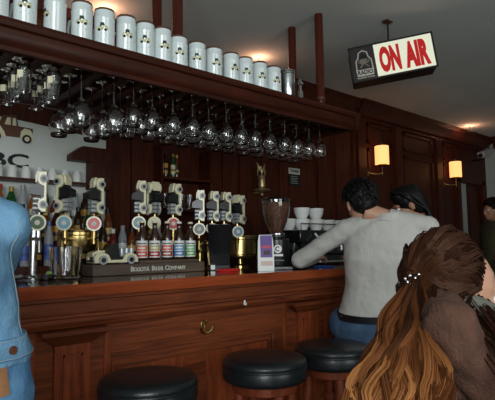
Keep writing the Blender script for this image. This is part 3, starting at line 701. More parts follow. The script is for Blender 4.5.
flat('truck_print', [(1, [(-.5,.12),(-.52,.3),(-.3,.36),(-.2,.62),(.1,.66),(.16,.4),(.5,.38),(.5,.12)], 0, .015), (0, [(-.52,.1),(-.52,.3),(-.42,.38),(-.26,.36),(-.16,.22),(-.12,.1)], -.01, 0), (0, [(.2,.1),(.22,.28),(.3,.36),(.44,.34),(.52,.2),(.52,.1)], -.01, 0),
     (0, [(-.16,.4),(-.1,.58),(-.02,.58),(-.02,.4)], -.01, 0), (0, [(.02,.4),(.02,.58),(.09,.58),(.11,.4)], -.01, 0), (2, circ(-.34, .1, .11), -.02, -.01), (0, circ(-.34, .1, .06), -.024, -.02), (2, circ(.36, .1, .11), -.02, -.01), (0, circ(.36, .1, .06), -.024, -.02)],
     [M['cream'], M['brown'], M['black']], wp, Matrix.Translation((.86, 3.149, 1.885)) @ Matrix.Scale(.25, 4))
b = B(); b.prism([(1.2, 1.84), (1.27, 1.895), (1.465, 1.895), (1.465, 1.62), (1.33, 1.62), (1.33, 1.80), (1.2, 1.80)], 'Y', 3.06, 3.154); tag(part('shelf_reflection', b, M['panel'], None, .004), 'reflection of the dark bar shelf built as a stepped block on the mirror', 'shelf reflection')  # dark shelf reflection in the mirror, built as a solid block
b = B(); b.box(.62, 1.32, 3.04, 3.152, 1.64, 1.655); jl = part('reflection_ledge', b, M['panel']); tag(jl, 'narrow ledge added to carry the row of white mug reflections', 'shelf')  # ledge added under the mugs that the mirror reflects
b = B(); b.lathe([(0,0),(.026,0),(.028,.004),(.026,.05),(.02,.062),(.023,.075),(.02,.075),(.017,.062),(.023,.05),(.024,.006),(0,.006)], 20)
jm = part('mug_reflection', b, M['white']);  # mirror image of the overhead mugs, built as solid jugs
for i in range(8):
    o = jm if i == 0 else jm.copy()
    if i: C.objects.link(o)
    o.location = (.70+i*.078, 3.09, 1.655); tag(o, 'white mug reflection built solid, %s from the left on the narrow wall shelf' % ORD[i], 'mug reflection', 'white mug reflections on the added ledge')
# niche shelf
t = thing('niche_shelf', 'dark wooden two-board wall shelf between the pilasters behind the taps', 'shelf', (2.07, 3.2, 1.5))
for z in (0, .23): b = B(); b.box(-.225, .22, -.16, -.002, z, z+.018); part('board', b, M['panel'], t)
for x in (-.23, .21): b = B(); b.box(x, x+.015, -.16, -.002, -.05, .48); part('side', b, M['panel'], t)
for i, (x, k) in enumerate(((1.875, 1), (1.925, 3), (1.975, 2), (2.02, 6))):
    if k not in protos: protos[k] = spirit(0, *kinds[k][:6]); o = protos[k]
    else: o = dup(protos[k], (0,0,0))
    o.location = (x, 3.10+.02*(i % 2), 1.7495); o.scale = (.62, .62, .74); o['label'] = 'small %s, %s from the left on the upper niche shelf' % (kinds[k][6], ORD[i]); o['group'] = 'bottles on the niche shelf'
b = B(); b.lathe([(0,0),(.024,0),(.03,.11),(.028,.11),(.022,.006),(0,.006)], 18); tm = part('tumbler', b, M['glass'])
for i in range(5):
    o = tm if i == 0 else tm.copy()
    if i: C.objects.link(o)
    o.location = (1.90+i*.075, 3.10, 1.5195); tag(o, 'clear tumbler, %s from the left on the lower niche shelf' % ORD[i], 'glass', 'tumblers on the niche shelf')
# brass wall ornament
M['palebrass'] = mat('pale worn brass', (.62, .50, .26), .38, .7, noise=.3, nscale=30)
t = thing('brass_ornament', 'brass eagle ornament on a round bracket fixed to the panelled wall', 'ornament', (2.87, 3.10, 1.70))
b = B(); b.lathe([(0,0),(.02,.0),(.07,.012),(.075,.02),(.03,.03),(.02,.04),(0,.04)], 28); b.tube([(0,0,.01),(0,.05,.0),(0,.098,.0)], .01); b.ball((0,0,-.02),.014); part('bracket', b, M['palebrass'], t)
b = B(); b.lathe([(0,.04),(.026,.04),(.03,.06),(.026,.11),(.030,.115),(.022,.14),(.01,.15),(0,.155)], 20); part('pedestal', b, M['palebrass'], t)
b = B(); b.ball((.0,0,.18),(.014,.014,.03)); b.ball((-.012,-.004,.215),(.009,.008,.01)); b.tube([(-.018,-.004,.214),(-.028,-.004,.208)],[.004,.001]); part('eagle_body', b, M['palebrass'], t)
for s in (-1, 1):
    b = B()
    for k in range(5): b.tube([(s*.008,0,.185),(s*(.03+.004*k),.004,.205-.012*k+.02),(s*(.052-.004*k),.006,.25-.03*k)], [.005,.006,.002], 6)
    part('wing', b, M['palebrass'], t)
t = thing('wall_notice', 'small black notice with white heading on the panelled wall', 'notice', (3.375, 3.198, 1.80))
b = B(); b.box(-.075, .075, -.006, 0, 0, .105); part('black_panel', b, M['black'], t)
b = B(); b.box(-.075, .075, -.006, 0, .108, .165); part('white_panel', b, M['offwhite'], t)
b = B(); text_bm(b, 'Cimbali', .042, .9, .0005, .001, Matrix.Translation((0, -.0066, .14)) @ Matrix.Rotation(PI/2, 4, 'X'))
part('heading', b, M['black'], t)
b = B()
for k in range(5): b.box(-.05, .05-.008*(k % 3), -.0068, -.006, .02+k*.016, .025+k*.016)
part('text_lines', b, M['grey'], t)

# ================================================================ SCONCES, CAMERA, CEILING LIGHTS
def sconce(x, label):
    t = thing('wall_sconce', label, 'wall lamp', (x, 3.2, 2.21), group='wall sconces')
    b = B(); b.lathe([(.071,-.10),(.075,-.10),(.075,.10),(.071,.10),(.071,-.10)], 32, (0,-.14,0)); part('lamp_shade', b, M['lampshade'], t, angle=60)
    b = B(); b.tube([(0,-.14,-.11),(0,-.14,-.22)], .006); b.lathe([(0,-.102),(.064,-.104),(.067,-.115),(.04,-.12),(0,-.122)], 28, (0,-.14,0)); b.tube([(0,-.14,-.2),(-.05,-.08,-.205),(-.11,-.03,-.19),(-.11,-.01,-.19)], .007); part('arm', b, M['brass'], t)
    b = B(); b.cyl((0,-.14,.085),(0,-.14,.135), .005); part('finial', b, M['brass'], t)
    b = B(); b.cyl((-.11,-.002,-.19),(-.11,-.02,-.19), .04, 24); part('wall_plate', b, M['brass'], t)
sconce(4.627, 'lit cream cylinder wall sconce, the nearer one above the man in the pale shirt')
sconce(6.308, 'lit cream cylinder wall sconce, the farther one near the doorway')
for i, x in enumerate((1.35, 2.70, 6.5)):
    t = thing('ceiling_light', 'dark round ceiling light with a glow around it, ' + ('above the left mugs', 'above the middle of the rack', 'near the far doorway')[i], 'ceiling light', (x, 2.93, 2.8))
    b = B(); b.lathe([(0,-.118),(.05,-.115),(.085,-.106),(.09,-.10),(.085,-.097),(0,-.097)], 28); part('disc', b, M['brown'], t)
    b = B(); b.cyl((0,0,-.097),(0,0,0), .004); part('stem', b, M['brass'], t)
t = thing('security_camera', 'pale bracket-mounted security camera at the far end of the wall', 'camera', (7.13, 3.2, 2.52))
b = B(); b.M = Matrix.Translation((0,-.2,0)) @ Matrix.Rotation(R(-18), 4, 'Y'); b.box(-.19, .16, -.05, .05, -.04, .045); part('housing', b, M['grey'], t, .01)
b = B(); b.M = Matrix.Translation((0,-.2,0)) @ Matrix.Rotation(R(-18), 4, 'Y'); b.cyl((-.21,0,0),(-.18,0,0),.03,20); part('lens', b, M['black'], t)
b = B(); b.tube([(0,-.2,-.04),(0,-.12,-.09),(0,-.002,-.09)], .015); part('bracket', b, M['black'], t)

# ================================================================ ON AIR SIGN
sg = thing('on_air_sign', 'hanging lit box sign reading ON AIR with a dark radio logo panel', 'sign', (2.92, 1.82, 2.515))
fx = Vector((.62, -.785, 0)).normalized()                            # along the face, image left to right
nrm = Vector((-fx.y, fx.x, 0)) * -1                                 # towards the room
T = Matrix((fx, -nrm, Vector((0,0,1)))).transposed().to_4x4() @ Matrix.Rotation(R(-7.6), 4, 'Y')
W2, H2, D2 = .278, .12, .17
def sb(): b = B(); b.M = T; return b
b = sb(); b.box(-W2, W2, 0, D2, -H2, H2); part('case', b, M['darkbrown'], sg, .004)
b = sb(); b.box(-W2-.006, W2+.006, -.006, 0, -H2-.006, -H2+.006); b.box(-W2-.006, W2+.006, -.006, 0, H2-.006, H2+.006); b.box(-W2-.006, -W2+.006, -.006, 0, -H2, H2); b.box(W2-.006, W2+.006, -.006, 0, -H2, H2); part('frame', b, M['black'], sg)
xs = -W2+.165
b = sb(); b.box(xs, W2-.006, -.004, 0, -H2+.006, H2-.006); part('lit_face', b, M['signlit'], sg)
b = sb(); b.box(-W2+.006, xs, -.0035, 0, -H2+.006, H2-.006); part('logo_face', b, M['darkbrown'], sg)
b = B(); TX = T @ Matrix.Translation((0, -.0055, 0)) @ Matrix.Rotation(PI/2, 4, 'X'); fw = W2-.006-xs
for wd, f0, f1 in (('ON', .07, .43), ('AIR', .51, .93)): text_fit(b, wd, (xs+f0*fw, xs+f1*fw, -.096, .09), TX, .06, .0015)
onair = part('lettering', b, M['signred'], sg)
b = sb(); cx = (-W2+xs)/2+.004
for pts, r in (([(cx-.055,0,-.045),(cx-.052,0,.02),(cx-.035,0,.04),(cx-.028,0,.075),(cx,0,.09),(cx+.028,0,.075),(cx+.035,0,.04),(cx+.052,0,.02),(cx+.055,0,-.045)], .0045),):
    b.tube([(x, -.0045, z) for x, _, z in pts], r, 6)
b.prism([(cx-.06,-.045),(cx+.06,-.045),(cx+.055,-.09),(cx-.055,-.09)], 'Y', -.006, -.0036)
part('logo_outline', b, M['offwhite'], sg)
b = sb(); b.prism(circ(cx, .015, .026), 'Y', -.006, -.0036)
for s in (-1, 1): b.tube([(cx+s*.02,-.005,.0),(cx+s*.038,-.005,.012),(cx+s*.03,-.005,.03)], .005, 6); b.tube([(cx+s*.01,-.005,-.01),(cx+s*.03,-.005,-.03)], .006, 6)
part('logo_figure', b, paint((120, 112, 100)), sg)
b = sb(); b.prism([(cx-.03,.03),(cx+.03,.03),(cx+.024,.045),(cx+.016,.062),(cx-.016,.062),(cx-.024,.045)], 'Y', -.0075, -.006); part('logo_hat', b, M['black'], sg)
b = B(); text_bm(b, 'RADIO', .042, .8, .0006, .0015, T @ Matrix.Translation((cx, -.0065, -.067)) @ Matrix.Rotation(PI/2, 4, 'X')); part('logo_word', b, M['black'], sg)
b = B(); text_bm(b, 'Bogotá Beer Company', .016, .8, .0005, .0003, T @ Matrix.Translation((cx, -.0045, -.101)) @ Matrix.Rotation(PI/2, 4, 'X')); part('company_line', b, M['offwhite'], sg)
b = B(); top = T @ Vector((0, .05, H2)); b.cyl(top, (top.x, top.y, 2.8-2.515), .006, 12); part('hanging_rod', b, M['black'], sg)
b = B(); b.box(top.x-.035, top.x+.035, top.y-.02, top.y+.02, .277, .2849); part('ceiling_plate', b, M['brown'], sg)

# ================================================================ STOOLS
def make_stool():
    t = thing('bar_stool', 'x', 'bar stool')
    b = B(); b.lathe([(0,.665),(.165,.665),(.176,.672),(.179,.685),(.177,.715),(.174,.722),(.178,.728),(.176,.742),(.165,.752),(.12,.758),(0,.760)], 48); part('seat_cushion', b, M['leather'], t, angle=60)
    b = B(); b.tube([(.177*math.cos(a), .177*math.sin(a), .7225) for a in [2*PI*k/48 for k in range(49)]], .0035, 6); part('piping', b, M['leather'], t)
    b = B(); b.lathe([(0,.625),(.135,.625),(.14,.63),(.14,.66),(.15,.666),(0,.666)], 36); part('seat_base', b, M['stoolwood'], t)
    for k in range(4):
        a = k*PI/2 + PI/4; top_ = Vector((.115*math.cos(a), .115*math.sin(a), .626)); bot = Vector((.185*math.cos(a), .185*math.sin(a), 0)); L = (top_-bot).length
        b = B(); b.lathe([(0,0),(.014,0),(.018,.03),(.020,.2),(.026,.215),(.026,.225),(.018,.235),(.017,.3),(.024,.42),(.026,.45),(.018,.47),(.027,.485),(.027,.5),(.018,.51),(.022,.54),(.022,L),(0,L)], 16, bot, tuple((top_-bot).normalized())); part('leg', b, M['stoolwood'], t)
    b = B(); b.tube([(.162*math.cos(a), .162*math.sin(a), .22) for a in [2*PI*k/36 for k in range(37)]], .010, 8); part('foot_ring', b, M['brass'], t)
    return t
stool = make_stool()
for i, (x, y, rz, lab) in enumerate(((.935, 1.63, .3, 'round black cushioned bar stool nearest the denim-clad person'), (1.455, 1.57, .5, 'round black cushioned bar stool, middle one of the empty three'),
        (1.86, 1.535, .1, 'round black cushioned bar stool just in front of the man in the pale shirt'), (2.28, 1.62, .4, 'round black cushioned bar stool the man in the pale shirt sits on'), (3.06, 1.52, .4, 'round black cushioned bar stool the woman with black hair sits on'))):
    o = stool if i == 0 else dup(stool, (0,0,0)); o.location = (x, y, 0); o.rotation_euler = (0, 0, rz); o.scale = (1, 1, 1.03 if i < 3 else .90); o['label'] = lab; o['group'] = 'bar stools along the counter'

# ================================================================ PEOPLE
def V(*a): return Vector(a)
def head_matrix(c, face, up):
    face = Vector(face).normalized(); up = Vector(up); left = up.cross(face).normalized() * 1; up = face.cross(left).normalized()
    # local +Y = face, +X = right, +Z = up
    return Matrix.Translation(c) @ Matrix((-left, face, up)).transposed().to_4x4()
def add_head(b, Mh, s=1.0):
    old = b.M; b.M = Mh @ Matrix.Scale(s, 4)
    b.ball((0,-.012,.03), (.074,.092,.084)); b.ball((0,.03,-.03), (.060,.060,.080)); b.ball((0,.052,-.085), (.036,.032,.026))
    b.ball((0,.074,.028), (.048,.018,.014)); b.tube([(0,.086,.012),(0,.100,-.012),(0,.108,-.032)], [.008,.010,.013], 10); b.ball((-.011,.094,-.036), .008); b.ball((.011,.094,-.036), .008)
    b.ball((0,.088,-.058), (.022,.010,.005)); b.ball((0,.086,-.067), (.019,.010,.006)); b.ball((-.034,.062,-.02), (.022,.022,.02)); b.ball((.034,.062,-.02), (.022,.022,.02))
    for sx in (-1, 1): b.ball((sx*.077,-.004,-.006), (.009,.020,.032), Matrix.Rotation(sx*.25, 3, 'Z'))
    b.M = old
def add_hand(b, wrist, d, palm_n, s=1.0, curl=.5, side=1):
    """d: direction of the fingers, palm_n: the way the palm faces; thumb on 'side' of d x palm_n"""
    d = Vector(d).normalized(); n = Vector(palm_n).normalized(); n = (n-d*n.dot(d)).normalized(); l = d.cross(n).normalized()*side
    wrist = Vector(wrist); pc = wrist + d*.05*s
    b.loft([(wrist, l*.026*s, n*.018*s), (wrist+d*.03*s, l*.036*s, n*.015*s), (wrist+d*.085*s, l*.041*s, n*.013*s)], 16)
    for k, (off, ln) in enumerate(((.030,.070),(.010,.078),(-.011,.072),(-.031,.056))):
        p = wrist + d*.078*s + l*off*s; a = 0; pts = [p]; 
        for q in range(3):
            a += curl*(.5+.15*k); p = p + (d*math.cos(a) + n*math.sin(a))*ln*s*(.45, .32, .23)[q]; pts.append(p.copy())
        b.tube(pts, [.0095*s, .0088*s, .008*s, .0068*s], 10); b.ball(pts[-1], .0068*s, None, 8)
    p0 = wrist + d*.02*s + l*.022*s; p1 = p0 + (d*.6+l*.7+n*.2)*.035*s; p2 = p1 + (d*.85+l*.3+n*.35)*.03*s; p3 = p2 + (d*.9+n*.45)*.022*s
    b.tube([p0, p1, p2, p3], [.013*s, .0115*s, .0095*s, .0075*s], 10); b.ball(p3, .0075*s, None, 8)
def person(name, label, base, J, look, top_m, bottom_m, skin, hair_fn, k=1.0, hands=True, female=False, fine=.006, extra=None, disp=.006, belt=False, sleeve=1.0, top_low=None, cw=1.0):
    t = thing(name, label, 'person', base)
    off = Vector(base); g = {a: Vector(v_) for a, v_ in J.items()}
    hw = (g['rhip']-g['lhip']).normalized(); sw = (g['rsho']-g['lsho']).normalized()
    pel, che = g['pelvis'], (g['lsho']+g['rsho'])/2; up = (che-pel).normalized(); half = (g['rsho']-g['lsho']).length/2
    def torso(b, e, lo=-.09, hi=True):
        hd = up.cross(hw).normalized(); sd = up.cross(sw).normalized(); L = (che-pel).length
        mid = pel.lerp(che, .42); bow = g.get('bow', Vector((0,0,0)))
        mw = (hw+sw).normalized(); md = up.cross(mw).normalized(); ws = .135 if female else .15
        S_ = [(pel+up*lo, hw*(.150+e)*k, hd*(.105+e)*k), (pel+up*(lo*.3 if lo < 0 else lo+.012), hw*(.172+e)*k, hd*(.125+e)*k), (pel+up*.07, hw*(.16+e)*k, hd*(.115+e)*k), (mid+bow, mw*(ws+e)*k, md*(.105+e)*k),
              (pel.lerp(che,.7)+bow, sw*(half*.86*cw+e)*1, sd*(.12+e)*k), (pel.lerp(che,.9)+bow*.5, sw*(half*.95*(1+(cw-1)*.4)+e), sd*(.105+e)*k), (che+up*.02, sw*(half*.72+e), sd*(.075+e)*k), (che+up*.055, sw*(.07+e)*k, sd*(.06+e)*k)]
        b.loft(S_)
        for s_ in 'lr': b.tube([che+up*.045, (che+up*.04).lerp(g[s_+'sho'], .5), g[s_+'sho']], [(.052+e)*k, (.050+e)*k, (.047+e)*k], 16)
    def arm(b, s_, e, full=1.0):
        a, c, d = g[s_+'sho'], g[s_+'elb'], g[s_+'wri']
        b.ball(a, (.050+e)*k); b.tube([a, a.lerp(c,.3), a.lerp(c,.75), c], [(.048+e)*k, (.045+e)*k, (.040+e)*k, (.038+e)*k], 16); b.ball(c, (.040+e)*k)
        q = c.lerp(d, full); b.tube([c, c.lerp(q,.35), q], [(.040+e)*k, (.038+e)*k, ((.027+.013*(1-full))+e)*k], 16)
    def leg(b, s_, e):
        a, c, d = g[s_+'hip'], g[s_+'kne'], g[s_+'ank']
        b.ball(a, (.085+e)*k); b.tube([a, a.lerp(c,.35), a.lerp(c,.8), c], [(.085+e)*k, (.08+e)*k, (.062+e)*k, (.058+e)*k], 18); b.ball(c, (.058+e)*k)
        b.tube([c, c.lerp(d,.3), c.lerp(d,.75), d], [(.056+e)*k, (.056+e)*k, (.042+e)*k, (.036+e)*k], 16)
    b = B(); torso(b, -.012); Mh = head_matrix(g['head'], look, g.get('hup', Vector((0,0,1)))); add_head(b, Mh, .96)
    hb = Mh @ V(0,-.02,-.05); b.tube([che-up*.02, che+up*.05, hb], [.062*k, .052*k, .050*k], 18)
    for s_ in 'lr':
        arm(b, s_, -.009); leg(b, s_, -.012)
        if s_+'fin' in g: add_hand(b, g[s_+'wri'], g[s_+'fin'], g.get(s_+'pal', V(0,0,-1)), k*.97, .45, 1 if s_ == 'l' else -1)
        f0 = g[s_+'ank']; ft = g.get(s_+'toe', f0+hw.cross(V(0,0,1)).normalized()*-.15); b.tube([f0, f0.lerp(ft,.5)+V(0,0,-.035), ft+V(0,0,-.045)], [.034,.034,.022], 12)
    organic('body', b, skin, t, fine, 4, off)
    b = B()
    for sx in (-1, 1): b.M = Mh; b.mi = 0; b.ball((sx*.029,.0705,.006), (.0125,.0125,.009)); b.mi = 1; b.ball((sx*.029,.079,.006), .0055)
    e = part('eyes', b, [M['eye'], M['iris']], t); e.data.transform(Matrix.Translation(-off))
    b = B(); torso(b, .010, top_low if top_low is not None else -.05)
    for s_ in 'lr': arm(b, s_, .009, sleeve)
    organic('shirt' if not female else 'top', b, top_m, t, .008, 8, off, disp, .05)
    b = B(); hd = up.cross(hw).normalized()
    b.loft([(pel-up*.1, hw*.165*k, hd*.12*k), (pel, hw*.182*k, hd*.132*k), (pel+up*.06, hw*.172*k, hd*.125*k), (pel+up*.085, hw*.167*k, hd*.122*k)])
    for s_ in 'lr': leg(b, s_, .010)
    organic('trousers', b, bottom_m, t, .008, 6, off, disp*.8, .05)
    if belt:
        b = B(); n = 40; c0 = pel+up*.055; rings = []
        for zz in (-.018, .018):
            for e_ in (.176, .184):
                rings.append([b.v(c0 + up*zz + hw*math.cos(2*PI*i/n)*e_*k*1.01 + hd*math.sin(2*PI*i/n)*(e_-.042)*k) for i in range(n)])
        for p, q in ((0,1),(1,3),(3,2),(2,0)):
            for i in range(n): b.f([rings[p][i], rings[p][(i+1) % n], rings[q][(i+1) % n], rings[q][i]])
        e = part('belt', b, M['belt'], t); e.data.transform(Matrix.Translation(-off))
    for s_ in 'lr':
        f0 = g[s_+'ank']; ft = g.get(s_+'toe', f0+hw.cross(V(0,0,1)).normalized()*-.15)
        b = B(); dr = (ft-f0); dr.z = 0; dr.normalize(); z0 = ft.z-.06
        b.tube([f0+V(0,0,.0)-dr*.02, f0+V(0,0,-.04)], .045, 14); b.ball((f0-dr*.02)+V(0,0,-.045), .045); b.tube([f0-dr*.03+V(0,0,-.045), f0.lerp(ft,.6)+V(0,0,-.042), ft+V(0,0,-.04)], [.042,.046,.036], 14); b.ball(ft+V(0,0,-.04), (.04,.04,.03))
        organic('shoe', b, M['shoe'], t, .008, 4, off)
    if hair_fn: hair_fn(t, Mh, off)
    if extra: extra(t, g, off, up, hw, sw)
    return t
def lock_mesh(name, locks, m, parent, off, seg=6):
    b = B(); lay = b.bm.verts.layers.float.new('tip')
    for pts, rad, vals in locks: b.tube([Vector(p)-off for p in pts], rad, seg, lay, vals)
    o = part(name, b, m, parent, angle=80); return o
def short_hair(m, seed=1, dens=260, length=.035):
    def fn(t, Mh, off):
        b = B(); b.M = Mh; b.ball((0,-.022,.042), (.083,.094,.086)); b.ball((0,-.045,-.01), (.070,.062,.06)); b.ball((0,.035,.092),(.058,.045,.03))
        organic('hair', b, m, t, .006, 3, off, .012, .02)
        rnd = random.Random(seed); L = []
        while len(L) < dens:
            d = Vector((rnd.gauss(0,1), rnd.gauss(0,1), rnd.gauss(0,1))).normalized()
            if d.y > .55 and d.z < .45: continue
            if d.z < -.55: continue
            if abs(d.x) > .6 and d.y > -.1 and d.z < .05: continue
            p = Vector((d.x*.082, d.y*.095-.02, d.z*.088+.04)); dn = Vector((rnd.uniform(-.4,.4), -.3+rnd.uniform(-.4,.4), -.9)); dn = (dn - d*dn.dot(d)).normalized()
            q = [p - d*.004, p + dn*length*.5 + d*.010, p + dn*length + d*rnd.uniform(-.002,.010)]
            L.append(([Mh @ v_ for v_ in q], [.006,.0055,.001], [0, .1, .2]))
        lock_mesh('hair_tufts', L, m, t, off, 5)
    return fn
def long_hair(m, seed=2, tail_dir=None, n=170, back=.28):
    def fn(t, Mh, off):
        b = B(); b.M = Mh; b.ball((0,-.02,.038), (.084,.098,.09)); b.ball((0,-.05,-.02), (.076,.06,.075)); b.ball((0,.04,.085),(.06,.04,.03))
        organic('hair', b, m, t, .006, 4, off, .006, .03)
        rnd = random.Random(seed); L = []
        for _ in range(n):
            a = rnd.uniform(-1.9, 1.9)
            top_ = Vector((rnd.uniform(-.01,.01), .03+rnd.uniform(-.06,.04), .128)); out = Vector((math.sin(a)*.088, -math.cos(a)*.10-.02, .03))
            if abs(a) > 1.35: out.y = -.01; 
            low = Vector((math.sin(a)*.07, -.085-.02*math.cos(a), -.07)); end = Vector((math.sin(a)*.075, -.11, -.07-back*rnd.uniform(.7,1)))
            q = [top_, top_.lerp(out, .55)+Vector((math.sin(a)*.03,-.03*math.cos(a),.022)), out, low, low.lerp(end,.5)+Vector((rnd.uniform(-.01,.01),rnd.uniform(-.015,.01),0)), end]
            W_ = [Mh @ v_ for v_ in q]
            W_[4:] = [ (W_[3] + Vector((v_-q[3]).to_tuple()).length*((Mh.to_3x3() @ (v_-q[3])).normalized()*.5 + Vector((0,0,-.6)))) for v_ in q[4:]]
            L.append((W_, [.004,.008,.009,.008,.007,.002], [0,.1,.2,.3,.4,.5]))
        lock_mesh('hair_strands', L, m, t, off, 5)
    return fn

# ---- man in pale shirt
def shirt_extra(t, g, off, up, hw, sw):
    che = (g['lsho']+g['rsho'])/2; sd = up.cross(sw).normalized(); c0 = che+up*.055
    b = B(); n = 30; R0 = []
    for zz, rr_ in ((-.012,.072),(.028,.062),(.030,.068),(-.006,.085)):
        R0.append([b.v(c0 + up*zz - off + sw*math.cos(2*PI*i/n)*rr_ + sd*math.sin(2*PI*i/n)*rr_*.92) for i in range(n)])
    for p in range(4):
        for i in range(n): b.f([R0[p][i], R0[p][(i+1) % n], R0[(p+1) % 4][(i+1) % n], R0[(p+1) % 4][i]])
    part('collar', b, M['shirt'], t, angle=60)
person('person', 'man in pale pinstriped shirt and jeans seated with back turned, elbow on the bar', (2.28, 1.62, 0), dict(
    pelvis=(2.27,1.62,.82), lsho=(2.17,1.67,1.325), rsho=(2.35,1.30,1.325), lelb=(2.095,1.955,1.157), lwri=(2.30,2.035,1.158), lfin=V(.95,.15,.10), lpal=V(0,0,-1), relb=(2.52,1.42,1.10), rwri=(2.52,1.60,.96), rfin=V(.2,.7,-.5), rpal=V(-.3,0,-1),
    lhip=(2.21,1.73,.81), rhip=(2.32,1.54,.81), lkne=(2.44,1.845,.75), rkne=(2.64,1.52,.76), lank=(2.31,1.865,.28), rank=(2.58,1.55,.30), ltoe=(2.45,1.87,.27), rtoe=(2.71,1.55,.30), head=(2.205,1.60,1.455), hup=V(-.05,.12,1)),
    V(.5,.8,-.35), M['shirt'], M['jeans'], M['skin'], short_hair(M['hairblack']), 1.0, belt=True, extra=shirt_extra, disp=.010, top_low=.045, cw=1.06)
b = B(); b.box(-.03, .03, -.06, .06, 0, .009); o = part('mobile_phone', b, paint((40, 90, 170)), None, .003); o.location = (2.44, 2.07, 1.101); tag(o, 'blue mobile phone lying on the bar under the hand of the man', 'phone')
# ---- woman with black hair beyond him
person('person', 'woman with long black hair in a grey top, bowing her head towards the man', (3.06, 1.52, 0), dict(
    pelvis=(3.06,1.52,.82), lsho=(2.80,1.57,1.285), rsho=(3.10,1.66,1.285), lelb=(2.80,1.80,1.16), lwri=(2.72,1.99,1.165), lfin=V(-.3,.9,.1), relb=(3.10,1.93,1.165), rwri=(2.90,2.08,1.16), rfin=V(-.9,.2,.1), 
    lhip=(2.98,1.51,.81), rhip=(3.14,1.54,.81), lkne=(2.95,1.80,.76), rkne=(3.14,1.80,.76), lank=(2.97,1.76,.30), rank=(3.14,1.78,.30), ltoe=(2.96,1.86,.30), rtoe=(3.14,1.87,.30), head=(2.85,1.71,1.485), hup=V(-.35,.25,1)),
    V(-.68,.62,-.45), M['greytop'], M['jeans'], M['skin2'], long_hair(M['hairblack']), .92, female=True)
# ---- person standing far off
person('person', 'person with dark hair in an olive top standing far off by the doorway', (5.45, 2.26, 0), dict(
    pelvis=(5.45,2.26,.93), lsho=(5.60,2.42,1.40), rsho=(5.38,2.12,1.40), lelb=(5.64,2.45,1.13), lwri=(5.55,2.36,.95), relb=(5.30,2.10,1.14), rwri=(5.28,2.20,.98),
    lhip=(5.50,2.33,.9), rhip=(5.41,2.2,.9), lkne=(5.50,2.34,.50), rkne=(5.42,2.2,.5), lank=(5.52,2.34,.10), rank=(5.44,2.19,.10), ltoe=(5.40,2.42,.085), rtoe=(5.32,2.27,.085), head=(5.44,2.26,1.59)),
    V(-.8,.5,-.1), M['olive'], M['jeans'], M['skin2'], short_hair(M['hairdark'], 5), .95, fine=.01)

# ---- person in denim at the left edge
def denim_extra(t, g, off, up, hw, sw):
    from mathutils.bvhtree import BVHTree
    sh = [c for c in t.children if c.name.startswith('shirt')][0]; tr = [c for c in t.children if c.name.startswith('trousers')][0]
    def tree(o): return BVHTree.FromPolygons([v.co.copy() for v in o.data.vertices], [tuple(p.vertices) for p in o.data.polygons])
    ts, tt = tree(sh), tree(tr); pel = g['pelvis']-off
    def hit(tr_, x, z, y0=-.6):
        h = tr_.ray_cast(Vector((x, y0, z)), Vector((0, 1, 0))); return h[0], h[1]
    def on(tr_, ang, z, e):
        o = Vector((pel.x + math.sin(ang)*.6, pel.y - math.cos(ang)*.6, z)); h = tr_.ray_cast(o, Vector((-math.sin(ang), math.cos(ang), 0)))
        return h[0] + h[1]*e
    # waistband of the jacket: a strip lying on the cloth
    b = B(); n = 48; z0 = pel.z+.072; R4 = []
    for zz, e in ((0, .0), (.002, .007), (.040, .007), (.042, .0)): R4.append([b.v(on(ts, 2*PI*i_/n, z0+zz, e)) for i_ in range(n)])
    for p in range(3):
        for i_ in range(n): b.f([R4[p][i_], R4[p][(i_+1) % n], R4[p+1][(i_+1) % n], R4[p+1][i_]])
    part('jacket_waistband', b, M['denim_light'], t, angle=60)
    b = B(); p = on(ts, .80, z0+.02, .006); q = (on(ts, .80, z0+.02, .02)-p).normalized(); b.cyl(p, p+q*.006, .008, 16); part('button', b, M['brown'], t)
    for a0, a1 in ((.62, .45), (-.62, -.45), (1.1, .95)):
        b = B(); b.tube([on(ts, a0+(a1-a0)*k_/14, z0+.045+k_*.016, .0006) for k_ in range(15)], .0008, 5); part('seam', b, M['thread'], t)
    for zz in (.003, .038):
        b = B(); b.tube([on(ts, -.2+k_*.08, z0+zz, .0072) for k_ in range(22)], .0007, 5); part('seam', b, M['thread'], t)
    b = B(); A_ = []
    for zz, e in ((-.045,.001),(-.045,.006),(.006,.006),(.006,.001)): A_.append([b.v(on(tt, .38+.07*k_, pel.z+.058+zz, e)) for k_ in range(6)])
    for p in range(4):
        for k_ in range(5): b.f([A_[p][k_], A_[p][k_+1], A_[(p+1) % 4][k_+1], A_[(p+1) % 4][k_]])
    b.f([A_[p][0] for p in range(4)]); b.f([A_[p][5] for p in range(4)]); part('leather_patch', b, M['patch'], t)
person('person', 'person in a light blue denim jacket and jeans standing at the left edge', (.175, 1.13, 0), dict(
    pelvis=(.185,1.13,.955), lsho=(.035,1.14,1.30), rsho=(.288,1.10,1.285), lelb=(-.10,1.36,1.10), lwri=(.00,1.62,1.14), lfin=V(.2,.95,0), relb=(.285,1.30,1.10), rwri=(.20,1.52,1.16), rfin=V(-.4,.9,.1), rpal=V(-1,0,-.3), 
    lhip=(.09,1.13,.90), rhip=(.275,1.13,.90), lkne=(.09,1.16,.50), rkne=(.29,1.17,.50), lank=(.08,1.12,.09), rank=(.30,1.12,.09), ltoe=(.07,1.27,.075), rtoe=(.32,1.27,.075), head=(.10,1.19,1.50)),
    V(-.2,.95,-.1), M['denim_light'], M['denim_dark'], M['skin'], long_hair(M['hairdark'], 7), 1.0, female=False, extra=denim_extra, disp=.012, top_low=.055, cw=1.25)

